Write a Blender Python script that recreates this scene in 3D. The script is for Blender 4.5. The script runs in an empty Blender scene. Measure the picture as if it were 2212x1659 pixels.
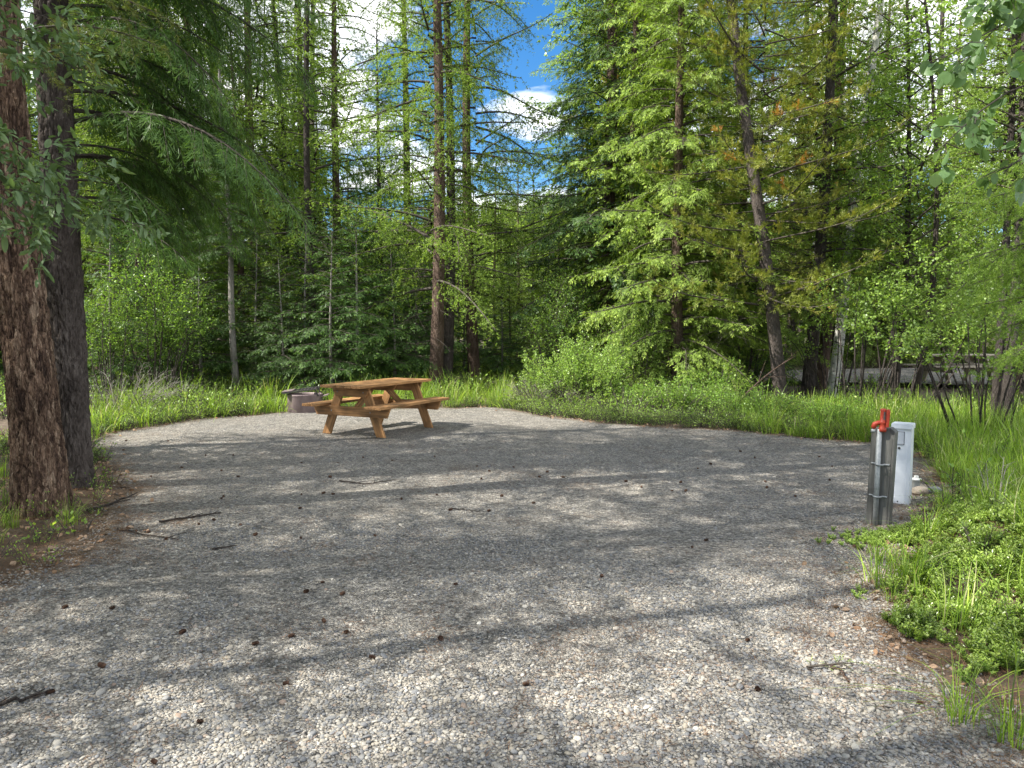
import bpy, math, random
import numpy as np
from mathutils import Vector, Euler, Matrix

SC = bpy.context.scene
COL = SC.collection
rng = np.random.default_rng(11)
random.seed(11)
PI = math.pi

# ------------------------------------------------------------------ camera
CAM_H = 1.55
PITCH = math.radians(4.17)
cd = bpy.data.cameras.new('camera'); cam = bpy.data.objects.new('camera', cd); COL.objects.link(cam)
cam.location = (0, 0, CAM_H); cam.rotation_euler = (PI / 2 - PITCH, 0, 0)
cd.sensor_width = 36; cd.lens = 26.0; cd.clip_start = 0.05; cd.clip_end = 3000
SC.camera = cam

# ------------------------------------------------------------------ light
SUN_EL = math.radians(47); SUN_AZ = math.atan2(-0.28, -0.96)          # direction to the sun in plan
SDIR = Vector((math.cos(SUN_AZ) * math.cos(SUN_EL), math.sin(SUN_AZ) * math.cos(SUN_EL), math.sin(SUN_EL)))
sl = bpy.data.lights.new('sun', 'SUN'); sl.energy = 5.0; sl.angle = math.radians(0.53); sl.color = (1.0, 0.955, 0.87)
so = bpy.data.objects.new('sun', sl); COL.objects.link(so)
so.rotation_euler = SDIR.to_track_quat('Z', 'Y').to_euler(); so.location = SDIR * 60

W = bpy.data.worlds.new('World'); SC.world = W; W.use_nodes = True
nt = W.node_tree; nt.nodes.clear()
def N(t, typ, **kw):
    n = t.nodes.new(typ)
    for k, v in kw.items():
        setattr(n, k, v)
    return n
out = N(nt, 'ShaderNodeOutputWorld')
sky = N(nt, 'ShaderNodeTexSky', sky_type='NISHITA', sun_disc=False)
sky.sun_elevation = SUN_EL; sky.sun_rotation = math.atan2(SDIR.x, SDIR.y)
sky.air_density = 1.0; sky.dust_density = 0.3; sky.ozone_density = 4.0
bg1 = N(nt, 'ShaderNodeBackground'); bg1.inputs[1].default_value = 0.085
skh = N(nt, 'ShaderNodeHueSaturation'); skh.inputs['Saturation'].default_value = 1.3; nt.links.new(sky.outputs[0], skh.inputs['Color'])
nt.links.new(skh.outputs[0], bg1.inputs[0])
bg2 = N(nt, 'ShaderNodeBackground'); bg2.inputs[1].default_value = 1.0
tc = N(nt, 'ShaderNodeTexCoord'); sep = N(nt, 'ShaderNodeSeparateXYZ'); nt.links.new(tc.outputs['Generated'], sep.inputs[0])
zz = N(nt, 'ShaderNodeMath', operation='ADD'); nt.links.new(sep.outputs[2], zz.inputs[0]); zz.inputs[1].default_value = 0.18
dx = N(nt, 'ShaderNodeMath', operation='DIVIDE'); nt.links.new(sep.outputs[0], dx.inputs[0]); nt.links.new(zz.outputs[0], dx.inputs[1])
dy = N(nt, 'ShaderNodeMath', operation='DIVIDE'); nt.links.new(sep.outputs[1], dy.inputs[0]); nt.links.new(zz.outputs[0], dy.inputs[1])
cmb = N(nt, 'ShaderNodeCombineXYZ'); nt.links.new(dx.outputs[0], cmb.inputs[0]); nt.links.new(dy.outputs[0], cmb.inputs[1]); cmb.inputs[2].default_value = 0.35
ns = N(nt, 'ShaderNodeTexNoise'); ns.inputs['Scale'].default_value = 1.55; ns.inputs['Detail'].default_value = 9; ns.inputs['Roughness'].default_value = 0.55
ns.inputs['Distortion'].default_value = 0.25
nt.links.new(cmb.outputs[0], ns.inputs['Vector'])
rp = N(nt, 'ShaderNodeValToRGB'); rp.color_ramp.elements[0].position = 0.46; rp.color_ramp.elements[1].position = 0.535
nt.links.new(ns.outputs[0], rp.inputs[0])
ns2 = N(nt, 'ShaderNodeTexNoise'); ns2.inputs['Scale'].default_value = 4.0; ns2.inputs['Detail'].default_value = 6
nt.links.new(cmb.outputs[0], ns2.inputs['Vector'])
rp2 = N(nt, 'ShaderNodeValToRGB'); rp2.color_ramp.elements[0].position = 0.3; rp2.color_ramp.elements[1].position = 0.55
rp2.color_ramp.elements[0].color = (0.52, 0.58, 0.68, 1); rp2.color_ramp.elements[1].color = (1.0, 1.0, 1.0, 1)
nt.links.new(ns2.outputs[0], rp2.inputs[0]); nt.links.new(rp2.outputs[0], bg2.inputs[0])
mxs = N(nt, 'ShaderNodeMixShader')
nt.links.new(rp.outputs[0], mxs.inputs[0]); nt.links.new(bg1.outputs[0], mxs.inputs[1]); nt.links.new(bg2.outputs[0], mxs.inputs[2])
nt.links.new(mxs.outputs[0], out.inputs[0])

SC.view_settings.view_transform = 'Standard'; SC.view_settings.look = 'None'
SC.view_settings.gamma = 1.0; SC.view_settings.exposure = 1.36
SC.view_settings.use_curve_mapping = False
cy = SC.cycles
cy.max_bounces = 6; cy.diffuse_bounces = 3; cy.glossy_bounces = 2; cy.transmission_bounces = 4; cy.transparent_max_bounces = 4
cy.caustics_reflective = False; cy.caustics_refractive = False; cy.use_denoising = True
cy.sample_clamp_indirect = 6

# ------------------------------------------------------------------ pixel -> ground (pixels of a 2212 x 1659 view)
CP, SP = math.cos(PITCH), math.sin(PITCH)
def ray(px, py):
    u = (px - 1106) / 1597.0; v = (829.5 - py) / 1597.0
    return Vector((u, CP + v * SP, v * CP - SP))
def G(px, py, z=0.0):
    d = ray(px, py); t = (z - CAM_H) / d.z
    return (d.x * t, d.y * t)
def AT(px, py, y):
    d = ray(px, py); t = y / d.y
    return Vector((d.x * t, y, CAM_H + d.z * t))

# ------------------------------------------------------------------ materials
def mat(name):
    m = bpy.data.materials.new(name); m.use_nodes = True; m.node_tree.nodes.clear()
    return m, m.node_tree
def ramp(t, pts, src=None):
    r = N(t, 'ShaderNodeValToRGB'); e = r.color_ramp.elements
    while len(e) < len(pts): e.new(0.5)
    for i, (p, c) in enumerate(pts):
        e[i].position = p; e[i].color = (c[0], c[1], c[2], 1)
    if src is not None: t.links.new(src, r.inputs[0])
    return r
def mixc(t, f, a, b, blend='MIX'):
    m = N(t, 'ShaderNodeMix', data_type='RGBA', blend_type=blend)
    for s, v in ((m.inputs[0], f), (m.inputs[6], a), (m.inputs[7], b)):
        if hasattr(v, 'links') or hasattr(v, 'is_linked'): t.links.new(v, s)
        elif isinstance(v, (int, float)): s.default_value = v
        else: s.default_value = (v[0], v[1], v[2], 1)
    return m.outputs[2]
def leaf_mat(name, pts, trans=0.35, tcol=(1.2, 1.25, 0.5), rough=0.5, spec=0.3, jitter=0.25):
    m, t = mat(name)
    at = N(t, 'ShaderNodeAttribute', attribute_name='tint')
    r = ramp(t, pts, at.outputs['Fac'])
    oi = N(t, 'ShaderNodeObjectInfo')
    mr = N(t, 'ShaderNodeMapRange'); mr.inputs[3].default_value = 1 - jitter; mr.inputs[4].default_value = 1 + jitter
    t.links.new(oi.outputs['Random'], mr.inputs[0])
    hs = N(t, 'ShaderNodeHueSaturation'); t.links.new(r.outputs[0], hs.inputs['Color']); t.links.new(mr.outputs[0], hs.inputs['Value'])
    p = N(t, 'ShaderNodeBsdfPrincipled'); p.inputs['Roughness'].default_value = rough; p.inputs['Specular IOR Level'].default_value = spec
    t.links.new(hs.outputs[0], p.inputs['Base Color'])
    tr = N(t, 'ShaderNodeBsdfTranslucent')
    tm = mixc(t, 1.0, hs.outputs[0], tcol, 'MULTIPLY'); t.links.new(tm, tr.inputs[0])
    ms = N(t, 'ShaderNodeMixShader'); ms.inputs[0].default_value = trans
    t.links.new(p.outputs[0], ms.inputs[1]); t.links.new(tr.outputs[0], ms.inputs[2])
    o = N(t, 'ShaderNodeOutputMaterial'); t.links.new(ms.outputs[0], o.inputs[0])
    return m
def surf_mat(name, pts, scale=(8, 8, 8), detail=6, rough=0.8, bump=0.3, spec=0.3, bdist=0.01, metal=0.0, distort=0.0, attr=None, coat=None):
    m, t = mat(name)
    c = N(t, 'ShaderNodeTexCoord'); mp = N(t, 'ShaderNodeMapping'); mp.inputs['Scale'].default_value = scale
    t.links.new(c.outputs['Object'], mp.inputs[0])
    n = N(t, 'ShaderNodeTexNoise'); n.inputs['Scale'].default_value = 1; n.inputs['Detail'].default_value = detail; n.inputs['Distortion'].default_value = distort
    n.inputs['Roughness'].default_value = 0.6
    t.links.new(mp.outputs[0], n.inputs['Vector'])
    src = n.outputs[0]
    if attr:
        a = N(t, 'ShaderNodeAttribute', attribute_name=attr)
        ad = N(t, 'ShaderNodeMath', operation='ADD'); t.links.new(a.outputs['Fac'], ad.inputs[0]); t.links.new(n.outputs[0], ad.inputs[1])
        sb = N(t, 'ShaderNodeMath', operation='SUBTRACT'); t.links.new(ad.outputs[0], sb.inputs[0]); sb.inputs[1].default_value = 0.5
        src = sb.outputs[0]
    r = ramp(t, pts, src)
    p = N(t, 'ShaderNodeBsdfPrincipled'); p.inputs['Roughness'].default_value = rough; p.inputs['Specular IOR Level'].default_value = spec
    p.inputs['Metallic'].default_value = metal
    t.links.new(r.outputs[0], p.inputs['Base Color'])
    if bump:
        b = N(t, 'ShaderNodeBump'); b.inputs['Strength'].default_value = bump; b.inputs['Distance'].default_value = bdist
        t.links.new(n.outputs[0], b.inputs['Height']); t.links.new(b.outputs[0], p.inputs['Normal'])
    o = N(t, 'ShaderNodeOutputMaterial'); t.links.new(p.outputs[0], o.inputs[0])
    return m
def bark_mat(name, pts, sc=1.0, bump=1.0, dist=0.02, zs=0.25, attr=None):
    m, t = mat(name)
    c = N(t, 'ShaderNodeTexCoord'); mp = N(t, 'ShaderNodeMapping'); mp.inputs['Scale'].default_value = (22 * sc, 22 * sc, 22 * zs * sc)
    t.links.new(c.outputs['Object'], mp.inputs[0])
    n9 = N(t, 'ShaderNodeTexNoise'); n9.inputs['Scale'].default_value = 3.5; n9.inputs['Detail'].default_value = 8; t.links.new(mp.outputs[0], n9.inputs['Vector'])
    v = N(t, 'ShaderNodeTexVoronoi', feature='DISTANCE_TO_EDGE'); v.inputs['Scale'].default_value = 1
    nz = N(t, 'ShaderNodeTexNoise'); nz.inputs['Scale'].default_value = 2.2; nz.inputs['Detail'].default_value = 6
    t.links.new(mp.outputs[0], nz.inputs['Vector'])
    ad = N(t, 'ShaderNodeVectorMath', operation='ADD'); t.links.new(mp.outputs[0], ad.inputs[0]); t.links.new(nz.outputs['Color'], ad.inputs[1])
    t.links.new(ad.outputs[0], v.inputs['Vector'])
    vc = N(t, 'ShaderNodeTexVoronoi'); t.links.new(ad.outputs[0], vc.inputs['Vector']); vc.inputs['Scale'].default_value = 1
    sp_ = N(t, 'ShaderNodeSeparateColor'); t.links.new(vc.outputs['Color'], sp_.inputs[0])
    fac = mixc(t, 0.75, sp_.outputs[0], n9.outputs[0])
    if attr:
        a = N(t, 'ShaderNodeAttribute', attribute_name=attr); fac = mixc(t, 0.22, fac, a.outputs['Fac'])
    r = ramp(t, pts, fac)
    # lichen and weathering, large blotches
    n3 = N(t, 'ShaderNodeTexNoise'); n3.inputs['Scale'].default_value = 1.6; n3.inputs['Detail'].default_value = 5
    t.links.new(c.outputs['Object'], n3.inputs['Vector'])
    mr = N(t, 'ShaderNodeMapRange'); mr.inputs[1].default_value = 0.3; mr.inputs[2].default_value = 0.7; mr.inputs[3].default_value = 0.7; mr.inputs[4].default_value = 1.3
    t.links.new(n3.outputs[0], mr.inputs[0])
    hs = N(t, 'ShaderNodeHueSaturation'); t.links.new(r.outputs[0], hs.inputs['Color']); t.links.new(mr.outputs[0], hs.inputs['Value'])
    p = N(t, 'ShaderNodeBsdfPrincipled'); p.inputs['Roughness'].default_value = 0.9; p.inputs['Specular IOR Level'].default_value = 0.15
    t.links.new(hs.outputs[0], p.inputs['Base Color'])
    mrr = N(t, 'ShaderNodeMapRange'); mrr.inputs[2].default_value = 0.25; t.links.new(v.outputs[0], mrr.inputs[0])
    hh = N(t, 'ShaderNodeMath', operation='ADD'); t.links.new(mrr.outputs[0], hh.inputs[0]); t.links.new(nz.outputs[0], hh.inputs[1])
    b = N(t, 'ShaderNodeBump'); b.inputs['Strength'].default_value = bump; b.inputs['Distance'].default_value = dist
    t.links.new(hh.outputs[0], b.inputs['Height']); t.links.new(b.outputs[0], p.inputs['Normal'])
    o = N(t, 'ShaderNodeOutputMaterial'); t.links.new(p.outputs[0], o.inputs[0])
    return m

M = {}
M['fir'] = leaf_mat('fir_needles', [(0.0, (0.109, 0.169, 0.034)), (0.55, (0.189, 0.280, 0.048)), (1.0, (0.406, 0.520, 0.090))], trans=0.36)
M['dark_fir'] = leaf_mat('dark_fir_needles', [(0.0, (0.038, 0.085, 0.022)), (0.6, (0.068, 0.137, 0.031)), (1.0, (0.162, 0.273, 0.044))], trans=0.30)
M['larch'] = leaf_mat('larch_needles', [(0.0, (0.117, 0.189, 0.036)), (0.6, (0.195, 0.299, 0.050)), (1.0, (0.338, 0.439, 0.084))], trans=0.42)
M['pine'] = leaf_mat('pine_needles', [(0.0, (0.120, 0.168, 0.034)), (0.5, (0.240, 0.276, 0.054)), (0.9, (0.384, 0.348, 0.072)), (1.0, (0.504, 0.216, 0.060))], trans=0.28)
M['leaf'] = leaf_mat('broad_leaves', [(0.0, (0.138, 0.224, 0.050)), (0.6, (0.222, 0.339, 0.072)), (1.0, (0.372, 0.483, 0.110))], trans=0.42, rough=0.4, spec=0.45)
M['leaf_bright'] = leaf_mat('young_leaves', [(0.0, (0.10, 0.19, 0.035)), (0.6, (0.18, 0.30, 0.05)), (1.0, (0.30, 0.40, 0.08))], trans=0.42, rough=0.4, spec=0.4)
M['leaf_grey'] = leaf_mat('grey_green_leaves', [(0.0, (0.105, 0.168, 0.075)), (0.6, (0.154, 0.236, 0.105)), (1.0, (0.220, 0.304, 0.130))], trans=0.33, rough=0.45, spec=0.35)
M['aspen_leaf'] = leaf_mat('aspen_leaves', [(0.0, (0.12, 0.21, 0.08)), (0.6, (0.17, 0.28, 0.11)), (1.0, (0.25, 0.36, 0.13))], trans=0.42, tcol=(1.15, 1.2, .55), rough=0.42, spec=0.35)
M['grass'] = leaf_mat('grass_blades', [(0.0, (0.085, 0.15, 0.03)), (0.5, (0.23, 0.36, 0.045)), (0.93, (0.38, 0.50, 0.08)), (1.0, (0.44, 0.42, 0.22))], trans=0.42, rough=0.45, spec=0.3)
M['cover'] = leaf_mat('ground_cover_leaves', [(0.0, (0.065, 0.13, 0.025)), (0.6, (0.165, 0.27, 0.04)), (1.0, (0.31, 0.40, 0.085))], trans=0.33, rough=0.3, spec=0.5)
M['litter'] = leaf_mat('dry_leaves', [(0.0, (0.13, 0.075, 0.04)), (0.5, (0.24, 0.15, 0.09)), (1.0, (0.36, 0.26, 0.18))], trans=0.1, tcol=(1, .8, .6), rough=0.8, spec=0.1)
M['needle_litter'] = leaf_mat('dry_needles', [(0.0, (0.10, 0.055, 0.03)), (0.6, (0.18, 0.10, 0.055)), (1.0, (0.28, 0.18, 0.10))], trans=0.05, tcol=(1, .8, .6), rough=0.8, spec=0.1)
M['twig'] = surf_mat('twig_bark', [(0.3, (0.04, 0.032, 0.025)), (0.7, (0.085, 0.072, 0.058))], (20, 20, 20), bump=0.2)
M['dead_twig'] = surf_mat('bleached_twigs', [(0.3, (0.16, 0.14, 0.12)), (0.7, (0.36, 0.33, 0.29))], (20, 20, 20), bump=0.2)
M['bark_red'] = bark_mat('reddish_plated_bark', [(0.25, (0.030, 0.020, 0.016)), (0.42, (0.095, 0.060, 0.044)), (0.55, (0.21, 0.135, 0.092)), (0.72, (0.38, 0.28, 0.20))], 1.6, 1.0, 0.02, zs=.20, attr='tint')
M['bark_dark'] = bark_mat('dark_furrowed_bark', [(0.1, (0.035, 0.028, 0.024)), (0.5, (0.085, 0.07, 0.062)), (0.9, (0.17, 0.145, 0.13))], 1.2, 0.8, 0.01, attr='tint')
M['bark_mid'] = bark_mat('brown_scaly_bark', [(0.1, (0.05, 0.032, 0.024)), (0.5, (0.125, 0.085, 0.065)), (0.9, (0.24, 0.18, 0.145))], 1.3, 1.0, 0.02)
M['bark_grey'] = bark_mat('grey_smooth_bark', [(0.1, (0.10, 0.09, 0.08)), (0.5, (0.20, 0.185, 0.165)), (0.9, (0.30, 0.28, 0.25))], 1.6, 0.4, 0.008)
M['bark_black'] = bark_mat('blackish_bark', [(0.1, (0.025, 0.02, 0.018)), (0.5, (0.06, 0.05, 0.044)), (0.9, (0.12, 0.10, 0.09))], 1.5, 0.9, 0.015)

def aspen_bark():
    m, t = mat('white_aspen_bark')
    c = N(t, 'ShaderNodeTexCoord'); mp = N(t, 'ShaderNodeMapping'); mp.inputs['Scale'].default_value = (6, 6, 22)
    t.links.new(c.outputs['Object'], mp.inputs[0])
    n = N(t, 'ShaderNodeTexNoise'); n.inputs['Scale'].default_value = 1; n.inputs['Detail'].default_value = 5; t.links.new(mp.outputs[0], n.inputs['Vector'])
    r = ramp(t, [(0.33, (0.05, 0.045, 0.04)), (0.40, (0.45, 0.43, 0.38)), (0.7, (0.62, 0.60, 0.54))], n.outputs[0])
    p = N(t, 'ShaderNodeBsdfPrincipled'); p.inputs['Roughness'].default_value = 0.7; t.links.new(r.outputs[0], p.inputs['Base Color'])
    o = N(t, 'ShaderNodeOutputMaterial'); t.links.new(p.outputs[0], o.inputs[0]); return m
M['bark_aspen'] = aspen_bark()

def gravel_mat(name, dirty=0.35, warm=(0.27, 0.235, 0.185)):
    m, t = mat(name)
    c = N(t, 'ShaderNodeTexCoord')
    vs = []
    for s in (55, 95, 170):
        v = N(t, 'ShaderNodeTexVoronoi'); v.inputs['Scale'].default_value = s
        t.links.new(c.outputs['Object'], v.inputs['Vector']); vs.append(v)
    cols = [(0.0, (0.075, 0.075, 0.078)), (0.25, (0.155, 0.155, 0.155)), (0.5, (0.225, 0.22, 0.21)), (0.72, (0.285, 0.26, 0.215)), (1.0, (0.46, 0.44, 0.395))]
    cols = [(p_, (c_[0] * .88, c_[1] * .855, c_[2] * .81)) for p_, c_ in cols]
    cs = []
    for v in vs:
        s = N(t, 'ShaderNodeSeparateColor'); t.links.new(v.outputs['Color'], s.inputs[0])
        cs.append(ramp(t, cols, s.outputs[0]).outputs[0])
    n1 = N(t, 'ShaderNodeTexNoise'); n1.inputs['Scale'].default_value = 14; n1.inputs['Detail'].default_value = 8; t.links.new(c.outputs['Object'], n1.inputs['Vector'])
    r1 = ramp(t, [(0.45, (0, 0, 0)), (0.55, (1, 1, 1))], n1.outputs[0])
    a = mixc(t, r1.outputs[0], cs[1], cs[2])
    n2 = N(t, 'ShaderNodeTexNoise'); n2.inputs['Scale'].default_value = 30; n2.inputs['Detail'].default_value = 4; t.links.new(c.outputs['Object'], n2.inputs['Vector'])
    r2 = ramp(t, [(0.52, (0, 0, 0)), (0.60, (1, 1, 1))], n2.outputs[0])
    a = mixc(t, r2.outputs[0], a, cs[0])
    n3 = N(t, 'ShaderNodeTexNoise'); n3.inputs['Scale'].default_value = 0.8; n3.inputs['Detail'].default_value = 10; n3.inputs['Roughness'].default_value = 0.7
    t.links.new(c.outputs['Object'], n3.inputs['Vector'])
    r3 = ramp(t, [(0.38, (0.05, 0.05, 0.05)), (0.66, (dirty + .3,) * 3)], n3.outputs[0])
    a = mixc(t, r3.outputs[0], a, warm)
    for sc_, lo_, hi_ in ((24, .62, 1.38), (5.5, .82, 1.18), (60, .6, 1.4)):
        nn_ = N(t, 'ShaderNodeTexNoise'); nn_.inputs['Scale'].default_value = sc_; nn_.inputs['Detail'].default_value = 3; t.links.new(c.outputs['Object'], nn_.inputs['Vector'])
        m_ = N(t, 'ShaderNodeMapRange'); m_.inputs[1].default_value = .35; m_.inputs[2].default_value = .65; m_.inputs[3].default_value = lo_; m_.inputs[4].default_value = hi_; t.links.new(nn_.outputs[0], m_.inputs[0])
        h_ = N(t, 'ShaderNodeHueSaturation'); h_.inputs['Saturation'].default_value = .93; t.links.new(a, h_.inputs['Color']); t.links.new(m_.outputs[0], h_.inputs['Value']); a = h_.outputs[0]
    at = N(t, 'ShaderNodeAttribute', attribute_name='edge')
    n4 = N(t, 'ShaderNodeTexNoise'); n4.inputs['Scale'].default_value = 9; n4.inputs['Detail'].default_value = 8; t.links.new(c.outputs['Object'], n4.inputs['Vector'])
    mu = N(t, 'ShaderNodeMath', operation='ADD'); t.links.new(at.outputs['Fac'], mu.inputs[0]); t.links.new(n4.outputs[0], mu.inputs[1])
    r4 = ramp(t, [(0.95, (0, 0, 0)), (1.25, (1, 1, 1))], mu.outputs[0])
    mm = N(t, 'ShaderNodeMapRange'); mm.inputs[1].default_value = 0.75; mm.inputs[2].default_value = 1.2; mm.clamp = True; t.links.new(mu.outputs[0], mm.inputs[0])
    a = mixc(t, mm.outputs[0], a, (0.16, 0.115, 0.075))
    p = N(t, 'ShaderNodeBsdfPrincipled'); p.inputs['Roughness'].default_value = 0.85; p.inputs['Specular IOR Level'].default_value = 0.2
    t.links.new(a, p.inputs['Base Color'])
    h1 = N(t, 'ShaderNodeMath', operation='MULTIPLY'); t.links.new(vs[0].outputs['Distance'], h1.inputs[0]); h1.inputs[1].default_value = -0.9
    h2 = N(t, 'ShaderNodeMath', operation='MULTIPLY_ADD'); t.links.new(vs[1].outputs['Distance'], h2.inputs[0]); h2.inputs[1].default_value = -0.8; t.links.new(h1.outputs[0], h2.inputs[2])
    b = N(t, 'ShaderNodeBump'); b.inputs['Strength'].default_value = 1.0; b.inputs['Distance'].default_value = 0.02
    t.links.new(h2.outputs[0], b.inputs['Height']); t.links.new(b.outputs[0], p.inputs['Normal'])
    o = N(t, 'ShaderNodeOutputMaterial'); t.links.new(p.outputs[0], o.inputs[0]); return m
M['gravel'] = gravel_mat('grey_gravel')
M['soil'] = surf_mat('forest_soil', [(0.25, (0.045, 0.033, 0.024)), (0.5, (0.095, 0.068, 0.047)), (0.75, (0.17, 0.13, 0.095))], (9, 9, 9), detail=12, bump=0.9, bdist=0.03)
M['hill'] = surf_mat('wooded_hill', [(0.3, (0.025, 0.05, 0.02)), (0.7, (0.07, 0.12, 0.035))], (0.15, 0.15, 0.15), detail=10, bump=0.5, bdist=2)

def pebble_mat():
    m, t = mat('river_pebble')
    oi = N(t, 'ShaderNodeObjectInfo')
    r = ramp(t, [(p_, (c_[0] * .86, c_[1] * .84, c_[2] * .80)) for p_, c_ in [(0.0, (0.14, 0.145, 0.155)), (0.22, (0.195, 0.20, 0.21)), (0.45, (0.255, 0.255, 0.25)), (0.62, (0.315, 0.285, 0.235)), (0.78, (0.335, 0.32, 0.29)), (0.93, (0.44, 0.42, 0.375)), (0.97, (0.27, 0.20, 0.155)), (1.0, (0.56, 0.545, 0.51))]], oi.outputs['Random'])
    c = N(t, 'ShaderNodeTexCoord'); n = N(t, 'ShaderNodeTexNoise'); n.inputs['Scale'].default_value = 2.5; n.inputs['Detail'].default_value = 5
    t.links.new(c.outputs['Object'], n.inputs['Vector'])
    mr = N(t, 'ShaderNodeMapRange'); mr.inputs[3].default_value = 0.75; mr.inputs[4].default_value = 1.2; t.links.new(n.outputs[0], mr.inputs[0])
    hs = N(t, 'ShaderNodeHueSaturation'); t.links.new(r.outputs[0], hs.inputs['Color']); t.links.new(mr.outputs[0], hs.inputs['Value'])
    p = N(t, 'ShaderNodeBsdfPrincipled'); p.inputs['Roughness'].default_value = 0.65; p.inputs['Specular IOR Level'].default_value = 0.3
    t.links.new(hs.outputs[0], p.inputs['Base Color'])
    o = N(t, 'ShaderNodeOutputMaterial'); t.links.new(p.outputs[0], o.inputs[0]); return m
M['pebble'] = pebble_mat()

# ------------------------------------------------------------------ geometry kit
def nrm(a):
    return a / np.maximum(np.linalg.norm(a, axis=-1, keepdims=True), 1e-9)
class Geo:
    def __init__(s): s.v = []; s.f = []; s.t = []; s.m = []; s.n = 0
    def add(s, V, F, tint=0.5, m=0):
        V = np.asarray(V, float).reshape(-1, 3); F = np.asarray(F, int).reshape(-1, 4)
        s.v.append(V); s.f.append(F + s.n)
        s.t.append(np.broadcast_to(np.asarray(tint, float), (len(V),)).copy()); s.m.append(np.full(len(F), m, int)); s.n += len(V)
    def mesh(s, name, mats, smooth=True, flat=()):
        V = np.concatenate(s.v); F = np.concatenate(s.f); T = np.concatenate(s.t); MI = np.concatenate(s.m)
        me = bpy.data.meshes.new(name)
        me.vertices.add(len(V)); me.vertices.foreach_set('co', V.astype(np.float32).ravel())
        me.loops.add(F.size); me.loops.foreach_set('vertex_index', F.astype(np.int32).ravel())
        me.polygons.add(len(F)); me.polygons.foreach_set('loop_start', (np.arange(len(F)) * 4).astype(np.int32))
        me.polygons.foreach_set('material_index', MI.astype(np.int32))
        sm = np.full(len(F), smooth)
        for i in flat: sm[MI == i] = False
        me.polygons.foreach_set('use_smooth', sm)
        a = me.attributes.new('tint', 'FLOAT', 'POINT'); a.data.foreach_set('value', T.astype(np.float32))
        for mm in mats: me.materials.append(mm)
        me.update(calc_edges=True)
        global TRIS; TRIS += 2 * len(F)
        return me
TRIS = 0
def tubes(g, P, R, S=4, tint=0.5, m=0, twist=0):
    P = np.asarray(P, float); R = np.asarray(R, float)
    n, K, _ = P.shape
    T = nrm(np.gradient(P, axis=1))
    ref = np.where(np.abs(T[:, :1, 2:3]) > 0.8, np.array([1.0, 0, 0]), np.array([0, 0, 1.0]))
    U = nrm(np.cross(T, np.broadcast_to(ref, T.shape))); Vv = np.cross(T, U)
    a = np.arange(S) / S * 2 * PI + twist
    ring = P[:, :, None] + R[:, :, None, None] * (U[:, :, None] * np.cos(a)[None, None, :, None] + Vv[:, :, None] * np.sin(a)[None, None, :, None])
    idx = np.arange(n * K * S).reshape(n, K, S)
    q = np.stack([idx[:, :-1], np.roll(idx[:, :-1], -1, 2), np.roll(idx[:, 1:], -1, 2), idx[:, 1:]], -1)
    g.add(ring, q, tint, m)
def blades(g, B, D, Sd, L, Wd, tint=0.5, m=0, mid=0.45):
    B = np.asarray(B); n = len(B)
    L = np.broadcast_to(L, (n,))[:, None]; Wd = np.broadcast_to(Wd, (n,))[:, None]
    c = B + D * L * mid
    V = np.stack([B, c + Sd * Wd / 2, B + D * L, c - Sd * Wd / 2], 1)
    tt = np.repeat(np.broadcast_to(tint, (n,)), 4)
    g.add(V, np.arange(n * 4).reshape(n, 4), tt, m)
def samp(P, idx, t):
    K = P.shape[1]; x = np.clip(t, 0, 0.9999) * (K - 1); i = x.astype(int); f = (x - i)[:, None]
    a = P[idx, i]; b = P[idx, i + 1]
    return a * (1 - f) + b * f, nrm(b - a)
def plen(P): return np.linalg.norm(np.diff(P, axis=1), axis=2).sum(1)
def kids(P, Nm, cnt, t0, t1, ang, ln, K=4, droop=0.0, up=0.0, flat=1.0, jit=0.15, r=rng):
    """side shoots of the curves P; ln(t, parent length) gives lengths; returns curves, normals, parent index, t"""
    cnt = np.maximum(np.broadcast_to(cnt, (len(P),)).astype(int), 0)
    idx = np.repeat(np.arange(len(P)), cnt)
    start = np.repeat(np.cumsum(cnt) - cnt, cnt); k = np.arange(len(idx)) - start
    t = t0 + (t1 - t0) * (k + r.uniform(0.1, 0.9, len(idx))) / np.repeat(np.maximum(cnt, 1), cnt)
    B, T = samp(P, idx, t)
    nm = Nm[idx]; side = nrm(np.cross(nm, T)); nm = nrm(np.cross(T, side))
    if flat > 0:
        lat = side * np.where(k % 2 == 0, 1.0, -1.0)[:, None] + nm * r.normal(0, 1 - flat + 0.12, len(idx))[:, None]
    else:
        ph = k * 2.4 + r.uniform(0, 0.8, len(idx)); lat = side * np.cos(ph)[:, None] + nm * np.sin(ph)[:, None]
    lat = nrm(lat)
    a = (ang + r.normal(0, jit, len(idx)))[:, None]
    D = nrm(T * np.cos(a) + lat * np.sin(a) + np.array([0, 0, 1.0]) * up)
    L = ln(t, plen(P)[idx]) * r.uniform(0.75, 1.2, len(idx))
    s = np.linspace(0, 1, K)[None, :, None]
    L_ = L[:, None, None]
    C = B[:, None] + D[:, None] * L_ * s + np.array([0, 0, -1.0]) * (droop * L_ * s ** 2) + lat[:, None] * (r.normal(0, 0.06, len(idx))[:, None, None] * L_ * s ** 2)
    return C, nm, idx, t
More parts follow.
